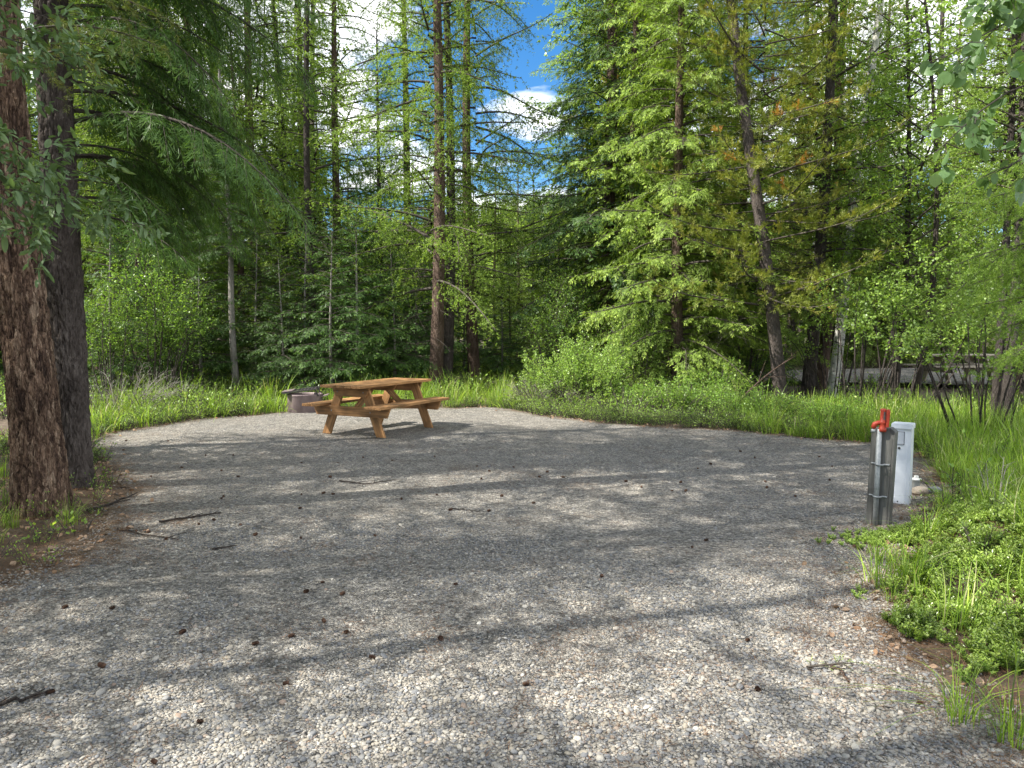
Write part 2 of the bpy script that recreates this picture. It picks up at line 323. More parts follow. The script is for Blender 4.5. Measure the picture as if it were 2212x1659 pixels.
def tufts(g, P, Nm, step, t0, L, Wd, ang, tint, m, mode='spiral', r=rng, jit=0.2, tipboost=0.0):
    """needles along curves"""
    ln = plen(P); cnt = np.maximum((ln * (1 - t0) / step).astype(int), 1)
    idx = np.repeat(np.arange(len(P)), cnt); start = np.repeat(np.cumsum(cnt) - cnt, cnt); k = np.arange(len(idx)) - start
    t = t0 + (1 - t0) * (k + 0.5) / np.repeat(cnt, cnt)
    B, T = samp(P, idx, t); nm = Nm[idx]; side = nrm(np.cross(nm, T)); nm = nrm(np.cross(T, side))
    if mode == 'flat':
        lat = side * np.where(k % 2 == 0, 1.0, -1.0)[:, None] + nm * r.normal(0, 0.25, len(idx))[:, None]
    else:
        ph = k * 2.4 + r.uniform(0, 1, len(idx)); lat = side * np.cos(ph)[:, None] + nm * np.sin(ph)[:, None]
    lat = nrm(lat); a = (ang + r.normal(0, jit, len(idx)))[:, None]
    D = nrm(T * np.cos(a) + lat * np.sin(a))
    Sd = nrm(np.cross(D, nm + r.normal(0, 0.35, (len(idx), 3))))
    tn = np.clip((tint[idx] if hasattr(tint, '__len__') else tint) + tipboost * t ** 3 + r.normal(0, 0.08, len(idx)), 0, 1)
    blades(g, B, D, Sd, L * r.uniform(0.7, 1.25, len(idx)), Wd * r.uniform(0.8, 1.2, len(idx)), tn, m)
UPV = np.array([0, 0, 1.0])
def boughs(B, az, L, rise, droop, K=9, wob=0.05, r=rng, tip=0.0):
    """main branches from points B at azimuth az"""
    n = len(B); s = np.linspace(0, 1, K)[None, :, None]
    H = np.stack([np.cos(az), np.sin(az), np.zeros(n)], 1); Sd = np.cross(UPV, H)
    L = np.broadcast_to(L, (n,))[:, None, None]; rise = np.broadcast_to(rise, (n,))[:, None, None]; droop = np.broadcast_to(droop, (n,))[:, None, None]
    w = r.normal(0, wob, (n, 1, 1)) * L * s ** 2
    w2 = r.normal(0, wob, (n, 1, 1)) * L * np.sin(s * 5 + r.uniform(0, 6, (n, 1, 1)))* s
    P = B[:, None] + H[:, None] * L * s * (1 - .12 * np.abs(droop) * s) + UPV * (L * (rise * s - droop * s ** 2 + tip * s ** 4)) + Sd[:, None] * (w + w2 * .5)
    Nm = np.broadcast_to(UPV, (n, 3)).copy()
    return P, Nm
def fir_spray(g, P, Nm, dens=1.0, side=0.42, nl=0.055, nw=0.0125, droop=0.35, base=0.35, tip=0.5, tube=True, m=1, r=rng, sub=0.13, step2=0.05, fine=False):
    L = plen(P)
    if tube: tubes(g, P, np.linspace(1, 0.15, P.shape[1])[None] * (0.005 + 0.007 * L[:, None]), 5, 0.4, 0)
    f = lambda t, pl: np.minimum(side * pl, 0.62) * np.clip(1.25 - t, 0.12, 1) * np.clip(t * 4, 0.45, 1)
    C, Nc, ip, tp = kids(P, Nm, np.maximum(L / 0.07 * dens, 4), 0.04, 0.99, 0.85, f, 5, droop=droop, flat=0.75, r=r)
    if tube: tubes(g, C, np.linspace(1, 0.3, 5)[None] * np.full((len(C), 1), 0.0035), 3, 0.35, 0)
    lc = plen(C)
    f2 = lambda t, pl: np.minimum(sub, 0.55 * pl) * np.clip(1.3 - t, 0.3, 1)
    E, Ne, ie, te = kids(C, Nc, np.maximum(lc / step2 * dens, 1), 0.12, 0.97, 0.8, f2, 3, droop=droop * 0.8, flat=0.7, r=r)
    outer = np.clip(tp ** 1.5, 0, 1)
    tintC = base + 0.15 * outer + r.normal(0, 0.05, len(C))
    if fine:
        tufts(g, C, Nc, nl * .30 / dens, 0.05, nl, nw, 0.6, tintC, m, r=r, tipboost=tip)
        tufts(g, E, Ne, nl * .34 / dens, 0.0, nl * 0.95, nw, 0.5, tintC[ie] + 0.08, m, r=r, tipboost=tip)
        return
    # a twig with its needles: a narrow diamond along it and two shorter ones beside it
    Be = E[:, 0]; De = nrm(E[:, 2] - E[:, 0]); le = plen(E); n = len(E)
    Se = nrm(np.cross(De, Ne + r.normal(0, .45, (n, 3)))); te_ = np.clip(tintC[ie] + .06 + r.normal(0, .07, n), 0, 1)
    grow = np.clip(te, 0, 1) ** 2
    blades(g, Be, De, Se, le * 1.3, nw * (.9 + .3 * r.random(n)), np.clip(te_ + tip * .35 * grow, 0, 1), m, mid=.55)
    for sg, pos_ in ((-1, .12), (1, .3), (-1, .5), (1, .68)):
        D2 = nrm(De * .85 + Se * sg * .55 + r.normal(0, .15, (n, 3)))
        blades(g, Be + De * (le * pos_)[:, None], D2, nrm(np.cross(D2, Ne + r.normal(0, .45, (n, 3)))), le * (.8 - .35 * pos_), nw * .8, np.clip(te_ + tip * .55 * grow, 0, 1), m, mid=.55)
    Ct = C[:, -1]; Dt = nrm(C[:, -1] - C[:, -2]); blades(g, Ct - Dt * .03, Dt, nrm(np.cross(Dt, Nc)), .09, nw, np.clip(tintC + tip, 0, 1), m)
def fir_crown(H=12, z0=1.0, R=2.4, nb=110, dens=1.0, droop=0.5, shape=0.8, seed=1, mats=('twig', 'fir'), dead=0, **kw):
    r = np.random.default_rng(seed); g = Geo()
    u = (np.arange(nb) + r.uniform(0, 0.8, nb)) / nb; z = z0 + (H - z0) * u ** 1.05
    az = np.arange(nb) * 2.4 + r.normal(0, 0.3, nb)
    rad = R * np.clip((1 - (z - z0) / (H - z0)), 0, 1) ** shape * r.uniform(0.65, 1.15, nb) + 0.18
    rad *= np.clip(0.55 + (z - z0) / 1.5, 0, 1)
    rise = 0.15 + 0.55 * ((z - z0) / (H - z0)) ** 2 + r.normal(0, 0.06, nb)
    B = np.stack([np.zeros(nb), np.zeros(nb), z], 1)
    P, Nm = boughs(B, az, rad, rise, droop * r.uniform(0.7, 1.2, nb), r=r, tip=0.12)
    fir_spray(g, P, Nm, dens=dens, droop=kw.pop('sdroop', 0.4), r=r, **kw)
    # leader
    Pl = np.array([[[0, 0, H - 0.8], [0, 0, H - 0.3], [0, 0, H + 0.1]]]); tufts(g, Pl, np.array([[1.0, 0, 0]]), 0.01, 0, 0.05, 0.01, 0.6, 0.6, 1, r=r)
    if dead:
        zz = r.uniform(0.6, z0 + 1.0, dead); az = r.uniform(0, 6.28, dead); B = np.stack([0 * zz, 0 * zz, zz], 1)
        P, Nm = boughs(B, az, r.uniform(0.3, 1.1, dead), -0.1, 0.15, 5, r=r); tubes(g, P, np.linspace(1, .2, 5)[None] * np.full((dead, 1), .008), 3, .4, 0)
        C, Nc, _, _ = kids(P, Nm, 5, .2, .95, .9, lambda t, pl: .35 * pl, 3, flat=0, r=r); tubes(g, C, np.linspace(1, .3, 3)[None] * np.full((len(C), 1), .003), 3, .4, 0)
    return g.mesh('fir_crown', [M[mats[0]], M[mats[1]]], True, flat=(1,))
def larch_crown(H=18, z0=3.0, R=2.6, nb=80, step=0.055, seed=1, mats=('twig', 'larch'), droop=0.5, hang=0.7, per=9.0, nl=0.062, nw=0.016, dead=25, sub=0.55, twr=.0028):
    r = np.random.default_rng(seed); g = Geo()
    u = (np.arange(nb) + r.uniform(0, 0.9, nb)) / nb; z = z0 + (H - z0) * u
    az = np.arange(nb) * 2.4 + r.normal(0, 0.5, nb)
    rad = R * np.clip((1 - (z - z0) / (H - z0)), 0, 1) ** 0.6 * r.uniform(0.45, 1.2, nb) + 0.25
    B = np.stack([np.zeros(nb), np.zeros(nb), z], 1)
    P, Nm = boughs(B, az, rad, 0.25 + r.normal(0, 0.15, nb), droop * r.uniform(0.5, 1.3, nb), r=r, wob=0.1, tip=0.18)
    L = plen(P); tubes(g, P, np.linspace(1, 0.15, P.shape[1])[None] * (0.006 + 0.011 * L[:, None]), 5, 0.4, 0)
    C, Nc, ip, tp = kids(P, Nm, L * per, 0.15, 1.0, 0.9, lambda t, pl: sub * np.clip(1.2 - t, .3, 1) * np.minimum(pl / 1.5, 1), 5, droop=hang, flat=0.4, r=r)
    tubes(g, C, np.linspace(1, .4, 5)[None] * np.full((len(C), 1), twr), 3, .35, 0)
    D_, Nd, _, _ = kids(C, Nc, plen(C) * 9, .1, .95, .8, lambda t, pl: .4 * pl + .03, 3, droop=hang, flat=0.2, r=r)
    for Q, Qn, st in ((P, Nm, step * .8), (C, Nc, step), (D_, Nd, step)):
        ln = plen(Q); cnt = np.maximum((ln / st).astype(int), 1); idx = np.repeat(np.arange(len(Q)), cnt)
        t = r.uniform(0.12, 1, len(idx)); Bq, T = samp(Q, idx, t)
        for _ in range(3):
            D = nrm(T * 0.5 + r.normal(0, 0.7, (len(idx), 3))); Sd = nrm(np.cross(D, r.normal(0, 1, (len(idx), 3))))
            blades(g, Bq, D, Sd, nl * r.uniform(.7, 1.2, len(idx)), nw, np.clip(r.normal(0.55, 0.2, len(idx)), 0, 1), 1)
    if dead:
        zz = r.uniform(1.2, z0 + 2.0, dead); az = r.uniform(0, 6.28, dead); B = np.stack([0 * zz, 0 * zz, zz], 1)
        P, Nm = boughs(B, az, r.uniform(0.3, 1.3, dead), 0.0, 0.3, 5, r=r); tubes(g, P, np.linspace(1, .2, 5)[None] * np.full((dead, 1), .009), 3, .4, 0)
        C, Nc, _, _ = kids(P, Nm, 7, .2, .95, .9, lambda t, pl: .35 * pl, 3, flat=0, r=r); tubes(g, C, np.linspace(1, .3, 3)[None] * np.full((len(C), 1), .003), 3, .4, 0)
    return g.mesh('larch_crown', [M[mats[0]], M[mats[1]]], True, flat=(1,))
def pine_crown(H=11, z0=2.0, R=2.0, nb=60, seed=3, mats=('twig', 'pine'), nl=0.055, nw=0.008, dead=18):
    r = np.random.default_rng(seed); g = Geo()
    u = (np.arange(nb) + r.uniform(0, 0.9, nb)) / nb; z = z0 + (H - z0) * u
    az = np.arange(nb) * 2.4 + r.normal(0, 0.6, nb)
    rad = R * np.clip((1 - (z - z0) / (H - z0)), 0, 1) ** 0.5 * r.uniform(0.5, 1.15, nb) + 0.25
    B = np.stack([np.zeros(nb), np.zeros(nb), z], 1)
    P, Nm = boughs(B, az, rad, 0.1 + r.normal(0, 0.15, nb), 0.1 * r.uniform(0.5, 1.3, nb), r=r, wob=0.15, tip=0.2)
    L = plen(P); tubes(g, P, np.linspace(1, 0.2, P.shape[1])[None] * (0.004 + 0.008 * L[:, None]), 5, 0.4, 0)
    C, Nc, _, tp = kids(P, Nm, L * 8, 0.08, 1.0, 0.8, lambda t, pl: .5 * np.clip(1.3 - t, .3, 1) * np.minimum(pl, 1), 4, droop=-0.1, flat=0.3, r=r)
    tubes(g, C, np.linspace(1, .4, 4)[None] * np.full((len(C), 1), .004), 3, .35, 0)
    E, Ne, ie, _ = kids(C, Nc, plen(C) * 12 + 1, .15, 1.0, .7, lambda t, pl: .10 + 0 * t, 3, droop=-.25, flat=0.0, r=r)
    ti = np.clip(r.normal(0.45, 0.15, len(C)), 0, 0.9); ti[r.random(len(C)) < 0.014] = 1.0
    tufts(g, C, Nc, .009, .45, nl, nw, .6, ti, 1, r=r); tufts(g, E, Ne, .0075, .1, nl, nw, .6, ti[ie], 1, r=r)
    if dead:
        zz = r.uniform(0.8, z0 + 4, dead); az = r.uniform(0, 6.28, dead); B = np.stack([0 * zz, 0 * zz, zz], 1)
        P, Nm = boughs(B, az, r.uniform(0.4, 1.6, dead), 0.0, 0.2, 5, r=r); tubes(g, P, np.linspace(1, .2, 5)[None] * np.full((dead, 1), .009), 3, .4, 0)
        C, Nc, _, _ = kids(P, Nm, 8, .2, .95, .9, lambda t, pl: .4 * pl, 4, flat=0, r=r); tubes(g, C, np.linspace(1, .3, 4)[None] * np.full((len(C), 1), .0035), 3, .4, 0)
    return g.mesh('pine_crown', [M[mats[0]], M[mats[1]]], True, flat=(1,))
def leaf_on(g, P, Nm, step, L, Wd, m=1, t0=0.1, r=rng, hang=0.3, base=.5):
    ln = plen(P); cnt = np.maximum((ln * (1 - t0) / step).astype(int), 1); idx = np.repeat(np.arange(len(P)), cnt)
    t = r.uniform(t0, 1, len(idx)); B, T = samp(P, idx, t)
    D = nrm(T * 0.5 + r.normal(0, 0.6, (len(idx), 3)) - UPV * hang)
    Sd = nrm(np.cross(D, nrm(UPV + r.normal(0, 0.5, (len(idx), 3)))))
    blades(g, B + D * .01, D, Sd, L * r.uniform(.6, 1.2, len(idx)), Wd * r.uniform(.7, 1.2, len(idx)), np.clip(r.normal(base, .22, len(idx)), 0, 1), m, mid=.5)
def broad_crown(H=9, z0=2.5, R=1.8, nb=34, seed=5, L=.05, Wd=.042, step=.022, mats=('twig', 'leaf'), rise=0.7, step_scale=1.0, droop=.25):
    r = np.random.default_rng(seed); g = Geo()
    u = (np.arange(nb) + r.uniform(0, 0.9, nb)) / nb; z = z0 + (H - z0) * u; az = np.arange(nb) * 2.4 + r.normal(0, .5, nb)
    rad = R * np.clip(1.15 - u, .2, 1) ** .6 * r.uniform(.6, 1.15, nb)
    P, Nm = boughs(np.stack([0 * z, 0 * z, z], 1), az, rad, rise, droop, 7, r=r, wob=.12)
    Lp = plen(P); tubes(g, P, np.linspace(1, .2, 7)[None] * (.006 + .009 * Lp[:, None]), 5, .4, 0)
    C, Nc, _, _ = kids(P, Nm, Lp * 7, .2, 1, .8, lambda t, pl: .42 * pl * np.clip(1.25 - t, .3, 1) + .1, 5, droop=.2, flat=0, r=r)
    tubes(g, C, np.linspace(1, .4, 5)[None] * np.full((len(C), 1), .004), 3, .35, 0)
    E, Ne, _, _ = kids(C, Nc, plen(C) * 9, .15, 1, .8, lambda t, pl: .16 + 0 * t, 3, droop=.3, flat=0, r=r)
    tubes(g, E, np.full((len(E), 3), .0017), 3, .35, 0)
    leaf_on(g, E, Ne, step, L, Wd, r=r); leaf_on(g, C, Nc, step * 1.6, L, Wd, r=r)
    return g.mesh('leafy_crown', [M[mats[0]], M[mats[1]]], True, flat=(1,))
def shrub(H=1.4, R=1.2, ns=26, seed=7, L=.028, Wd=.02, step=.014, mats=('twig', 'leaf_bright'), spread=1.0, l2=7, l3=11, bare=0.15, K=7, tw=.0016):
    r = np.random.default_rng(seed); g = Geo()
    az = r.uniform(0, 6.28, ns); rr = np.sqrt(r.random(ns)); s = np.linspace(0, 1, K)[None, :, None]
    B = np.stack([np.cos(az) * rr * R * .35, np.sin(az) * rr * R * .35, -.05 + 0 * az], 1)
    tipp = np.stack([np.cos(az) * rr * R * spread, np.sin(az) * rr * R * spread, H * (1 - .45 * rr ** 2) * r.uniform(.75, 1.1, ns)], 1)
    ctrl = (B + tipp) / 2 + np.stack([0 * az, 0 * az, .25 * H + 0 * az], 1) + r.normal(0, .08 * H, (ns, 3))
    P = (1 - s) ** 2 * B[:, None] + 2 * s * (1 - s) * ctrl[:, None] + s ** 2 * tipp[:, None]
    Nm = nrm(np.cross(tipp - B, r.normal(0, 1, (ns, 3))))
    tubes(g, P, np.linspace(1, .25, K)[None] * np.full((ns, 1), .004 + .005 * H), 5, .4, 0)
    C, Nc, _, _ = kids(P, Nm, plen(P) * l2, bare, 1, .7, lambda t, pl: .35 * pl * np.clip(1.3 - t, .3, 1), 5, droop=.05, flat=0, r=r)
    tubes(g, C, np.linspace(1, .4, 5)[None] * np.full((len(C), 1), tw * 1.8), 3, .35, 0)
    E, Ne, _, _ = kids(C, Nc, plen(C) * l3, .1, 1, .7, lambda t, pl: .3 * pl + .03, 3, droop=.05, flat=0, r=r)
    tubes(g, E, np.full((len(E), 3), tw), 3, .35, 0)
    if L > 0:
        leaf_on(g, E, Ne, step, L, Wd, r=r, hang=0); leaf_on(g, C, Nc, step * 1.5, L, Wd, r=r, hang=0)
    return g.mesh('shrub_growth', [M[mats[0]], M[mats[1]]], True, flat=(1,))

def trunk_mesh(H, r0, r1, m, seed=0, bend=0.15, S=12, K=26, flare=0.25, path=None):
    r = np.random.default_rng(seed); g = Geo(); s = np.linspace(0, 1, K)
    z = H * s ** 1.15 - 0.25
    ax = r.uniform(0, 6.28); x = bend * np.sin(s * PI * 1.3) * math.cos(ax); y = bend * np.sin(s * PI * 1.1) * math.sin(ax)
    rad = (r0 + (r1 - r0) * s) * (1 + flare * np.exp(-np.maximum(z, 0) / 0.35)) * (1 + r.normal(0, .025, K))
    P = np.stack([x - x[0], y - y[0], z], 1)
    if path is not None:
        P = np.array([[np.interp(t, np.linspace(0, 1, len(path)), [q[i] for q in path]) for i in range(3)] for t in s])
        zz = P[:, 2]; rad = (r0 + (r1 - r0) * s) * (1 + flare * np.exp(-np.maximum(zz - zz[0], 0) / 0.35))
    tubes(g, P[None], rad[None], S, 0.5, 0)
    return g.mesh('trunk', [M[m]], True)

# ------------------------------------------------------------------ object kit
def obj(name, data, parent=None, loc=(0, 0, 0), rot=(0, 0, 0), scale=(1, 1, 1)):
    o = bpy.data.objects.new(name, data); COL.objects.link(o); o.parent = parent
    o.location = loc; o.rotation_euler = rot; o.scale = scale if hasattr(scale, '__len__') else (scale,) * 3
    return o
def tag(o, label, cat, group=None, kind=None):
    if label: o['label'] = label
    if cat: o['category'] = cat
    if group: o['group'] = group
    if kind: o['kind'] = kind
    return o
def thing(name, label, cat, loc=(0, 0, 0), rz=0, group=None, scale=1.0, rot=None):
    o = obj(name, None, None, loc, rot or (0, 0, rz), scale); return tag(o, label, cat, group)

def vnoise(x, y, seed=0):
    """smooth value noise, numpy"""
    xi = np.floor(x).astype(int); yi = np.floor(y).astype(int); fx = x - xi; fy = y - yi
    fx = fx * fx * (3 - 2 * fx); fy = fy * fy * (3 - 2 * fy)
    def h(a, b):
        n = (a * 374761393 + b * 668265263 + seed * 2147483) & 0x7fffffff
        n = ((n ^ (n >> 13)) * 1274126177) & 0x7fffffff
        return ((n ^ (n >> 16)) & 0xffff) / 65535.0
    return (h(xi, yi) * (1 - fx) + h(xi + 1, yi) * fx) * (1 - fy) + (h(xi, yi + 1) * (1 - fx) + h(xi + 1, yi + 1) * fx) * fy
def fbm(x, y, seed=0, o=4):
    s = 0; a = .5
    for i in range(o): s = s + a * vnoise(x * 2 ** i, y * 2 ** i, seed + i); a *= .5
    return s

# ------------------------------------------------------------------ the pad outline
edge_px = [(-700, 1560), (-350, 1420), (0, 1275), (130, 1215), (215, 1160), (245, 1115), (250, 1070), (235, 1030), (205, 985), (165, 958), (230, 936), (330, 920), (450, 904), (590, 892), (610, 876), (720, 874), (760, 886), (920, 880), (1080, 880), (1170, 896), (1300, 912), (1450, 921), (1600, 930), (1750, 944), (1880, 955), (1985, 970), (2040, 1010), (2060, 1060), (2010, 1120),
           (1945, 1180), (1900, 1250), (1910, 1330), (1970, 1400), (2060, 1470), (2170, 1560), (2300, 1680), (2600, 2000)]
poly = [G(x, y) for x, y in edge_px] + [(4.5, -3.0), (-6, -3.0), (-6, 1.5)]
poly = np.array(poly)
def inside(X, Y, P=poly):
    c = np.zeros(X.shape, bool); n = len(P); j = n - 1
    for i in range(n):
        xi, yi = P[i]; xj, yj = P[j]
        cond = ((yi > Y) != (yj > Y)) & (X < (xj - xi) * (Y - yi) / (yj - yi + 1e-12) + xi)
        c ^= cond; j = i
    return c
def edist(X, Y, P=poly):
    d = np.full(X.shape, 1e9); n = len(P)
    for i in range(n):
        a = P[i]; b = P[(i + 1) % n]; ab = b - a
        t = np.clip(((X - a[0]) * ab[0] + (Y - a[1]) * ab[1]) / (ab @ ab + 1e-12), 0, 1)
        d = np.minimum(d, np.hypot(X - a[0] - t * ab[0], Y - a[1] - t * ab[1]))
    return np.where(inside(X, Y, P), d, -d)
def sdist(X, Y):
    """signed distance into the pad, with a ragged edge"""
    return edist(X, Y) + (fbm(X * 1.7, Y * 1.7, 5) - .47) * .5
MOUND = G(2290, 1240)
def height(X, Y):
    h = (fbm(X * .8 + 50, Y * .8 + 50, 3) - .47) * .05
    h = h + .30 * np.exp(-(((X - MOUND[0]) / .55) ** 2 + ((Y - MOUND[1]) / 1.1) ** 2))
    h = h + .04 * np.exp(-(((X + 4.2) / 1.2) ** 2 + ((Y - 5.6) / 2.0) ** 2))
    far = np.clip((np.hypot(X, Y) - 30) / 60, 0, 1)
    return h + far * (fbm(X * .05, Y * .05, 9) - .4) * 2
def HZ(x, y): return float(height(np.array([float(x)]), np.array([float(y)]))[0])

def sheet(name, xs, ys, zf, m, keep=None, attr=None):
    X, Y = np.meshgrid(xs, ys); Z = zf(X, Y); V = np.stack([X, Y, Z], -1).reshape(-1, 3)
    ny, nx = X.shape; i = np.arange(ny * nx).reshape(ny, nx)
    F = np.stack([i[:-1, :-1], i[:-1, 1:], i[1:, 1:], i[1:, :-1]], -1).reshape(-1, 4)
    if keep is not None:
        cx = (X[:-1, :-1] + X[1:, 1:]) / 2; cyy = (Y[:-1, :-1] + Y[1:, 1:]) / 2
        F = F[keep(cx, cyy).ravel()]
        u, inv = np.unique(F, return_inverse=True); V = V[u]; F = inv.reshape(-1, 4)
    g = Geo(); g.add(V, F); me = g.mesh(name, [m], True)
    if attr:
        a = me.attributes.new('edge', 'FLOAT', 'POINT'); a.data.foreach_set('value', attr(V[:, 0], V[:, 1]).astype(np.float32))
    return me
def axis(lo, hi, fine_lo, fine_hi, st):
    mid = np.arange(fine_lo, fine_hi, st); a = []; x = fine_lo; s = st
    while x > lo: s *= 1.35; x -= s; a.append(x)
    b = []; x = mid[-1]; s = st
    while x < hi: s *= 1.35; x += s; b.append(x)
    return np.array(a[::-1] + list(mid) + b)
gx = axis(-1500, 1500, -9, 11, .12); gy = axis(-300, 2500, -3, 20, .12)
ground = obj('forest_floor', sheet('forest_floor', gx, gy, lambda X, Y: height(X, Y) - .006 - .04 * np.clip(sdist(X, Y) / .3, 0, 1), M['soil'])); ground['kind'] = 'structure'
px_ = np.arange(-8, 9.5, .07); py_ = np.arange(-3, 15.5, .07)
pad = obj('gravel_pad', sheet('gravel_pad', px_, py_, height, M['gravel'], lambda a, b: sdist(a, b) > 0, lambda a, b: np.clip(1 - sdist(a, b) / .40, 0, 1) * .65)); pad['kind'] = 'structure'
# gravel of the next camp site, seen between the trunks on the right
p2 = np.array([(5.2, 22), (9, 20.3), (14, 19.0), (22, 18), (24, 27), (15, 28), (6, 25.5)])
pad2 = obj('gravel_pad_beyond', sheet('gravel_pad_beyond', np.arange(4, 25, .25), np.arange(17, 29, .25), lambda X, Y: height(X, Y) + .12, M['gravel'], lambda a, b: inside(a, b, p2), lambda a, b: 0 * a)); pad2['kind'] = 'structure'

# far wooded hill
def hillz(X, Y):
    return 58 * np.exp(-((X - 60) / 190) ** 2 - ((Y - 380) / 130) ** 2) + 25 * np.exp(-((X + 260) / 150) ** 2 - ((Y - 420) / 120) ** 2) + 5 * fbm(X * .02, Y * .02, 4) - 6
hill = obj('hill', sheet('hill', np.linspace(-500, 500, 90), np.linspace(150, 620, 60), hillz, M['hill'])); hill['kind'] = 'structure'

# ------------------------------------------------------------------ scatter (stuff only)
hidden = bpy.data.collections.new('stuff_sources')
def scatter(name, pts, rot, scl, protos, seed=0, kind='stuff'):
    """one object; its geometry nodes put the source meshes on its points"""
    me = bpy.data.meshes.new(name); me.vertices.add(len(pts)); me.vertices.foreach_set('co', np.asarray(pts, np.float32).ravel())
    for an, arr in (('rot', rot), ('scl', scl)):
        a = me.attributes.new(an, 'FLOAT_VECTOR', 'POINT'); a.data.foreach_set('vector', np.asarray(arr, np.float32).ravel())
    r = np.random.default_rng(seed)
    a = me.attributes.new('pick', 'INT', 'POINT'); a.data.foreach_set('value', r.integers(0, len(protos), len(pts)).astype(np.int32))
    o = obj(name, me); o['kind'] = kind
    ng = bpy.data.node_groups.new(name + '_nodes', 'GeometryNodeTree')
    ng.interface.new_socket('Geometry', in_out='INPUT', socket_type='NodeSocketGeometry'); ng.interface.new_socket('Geometry', in_out='OUTPUT', socket_type='NodeSocketGeometry')
    gi = N(ng, 'NodeGroupInput'); go = N(ng, 'NodeGroupOutput')
    jg = N(ng, 'GeometryNodeJoinGeometry')
    def na(nm, dt):
        n = N(ng, 'GeometryNodeInputNamedAttribute', data_type=dt); n.inputs[0].default_value = nm; return n.outputs[0]
    for k, pm in enumerate(protos):
        po = bpy.data.objects.new(name + '_piece', pm); hidden.objects.link(po)
        cmp_ = N(ng, 'FunctionNodeCompare', data_type='INT', operation='EQUAL'); ng.links.new(na('pick', 'INT'), cmp_.inputs[2]); cmp_.inputs[3].default_value = k
        oi = N(ng, 'GeometryNodeObjectInfo'); oi.inputs['Object'].default_value = po; oi.inputs['As Instance'].default_value = True
        m2p = N(ng, 'GeometryNodeMeshToPoints'); ng.links.new(gi.outputs[0], m2p.inputs[0]); ng.links.new(cmp_.outputs[0], m2p.inputs['Selection'])
        ip = N(ng, 'GeometryNodeInstanceOnPoints'); ng.links.new(m2p.outputs[0], ip.inputs['Points']); ng.links.new(oi.outputs['Geometry'], ip.inputs['Instance'])
        e2r = N(ng, 'FunctionNodeEulerToRotation'); ng.links.new(na('rot', 'FLOAT_VECTOR'), e2r.inputs[0])
        ng.links.new(e2r.outputs[0], ip.inputs['Rotation']); ng.links.new(na('scl', 'FLOAT_VECTOR'), ip.inputs['Scale'])
        ng.links.new(ip.outputs[0], jg.inputs[0])
    ng.links.new(jg.outputs[0], go.inputs[0])
    md = o.modifiers.new('scatter', 'NODES'); md.node_group = ng
    return o
def spread(n, f, lo, hi, seed):
    """n candidate points in a box kept with probability f(x, y)"""
    r = np.random.default_rng(seed); X = r.uniform(lo[0], hi[0], n); Y = r.uniform(lo[1], hi[1], n); k = r.random(n) < f(X, Y)
    return X[k], Y[k], r
def view(X, Y, m=1.3): return (np.abs(X) < .70 * Y + m)

def pebble_mesh(seed):
    import bmesh
    r = random.Random(seed); bm = bmesh.new(); bmesh.ops.create_icosphere(bm, subdivisions=2 if seed < 3 else 1, radius=1)
    ax = [Vector((r.gauss(0, 1), r.gauss(0, 1), r.gauss(0, 1))).normalized() for _ in range(7)]
    for v in bm.verts:
        c = v.co.copy(); k = 1.0
        for i, a in enumerate(ax): k -= .13 * max(0, c.dot(a) - .5) * (1 + i % 3)
        v.co = c * k
    me = bpy.data.meshes.new('pebble'); bm.to_mesh(me); bm.free(); me.materials.append(M['pebble'])
    for p in me.polygons: p.use_smooth = True
    return me
PEB = [pebble_mesh(i) for i in range(6)]
# pebbles: big and loose near the camera, small and packed further out
def fdens(X, Y):
    s = sdist(X, Y); d = np.hypot(X, Y)
    patch = fbm(X * .9 + 9, Y * .9, 21)
    near = np.clip((4.9 - Y + (patch - .45) * 5) / 2.4, 0, 1)
    cover = np.clip(near * .95 + .16 + (patch - .45) * .9, .08, 1)
    return (view(X, Y, 1.0) & (s > -.25)) * cover * np.clip((s + .25) / .35, 0.06, 1) * np.clip((14 - Y) / 6, 0, 1)
X, Y, r = spread(1350000, fdens, (-8.5, 1.4), (8.5, 14), 31)
nn = len(X); sz = np.exp(r.normal(math.log(.0046), .38, nn)) * np.clip(1.3 - (Y - 2) * .07, .95, 1.3)
sz = np.clip(sz, .003, .019)
scl = np.stack([sz * r.uniform(.9, 1.5, nn), sz, sz * r.uniform(.4, .75, nn)], 1)
scatter('gravel', np.stack([X, Y, height(X, Y) + scl[:, 2] * .25], 1), np.stack([r.normal(0, .25, nn), r.normal(0, .25, nn), r.uniform(0, 6.28, nn)], 1), scl, PEB, 1)
print('pebbles', nn)

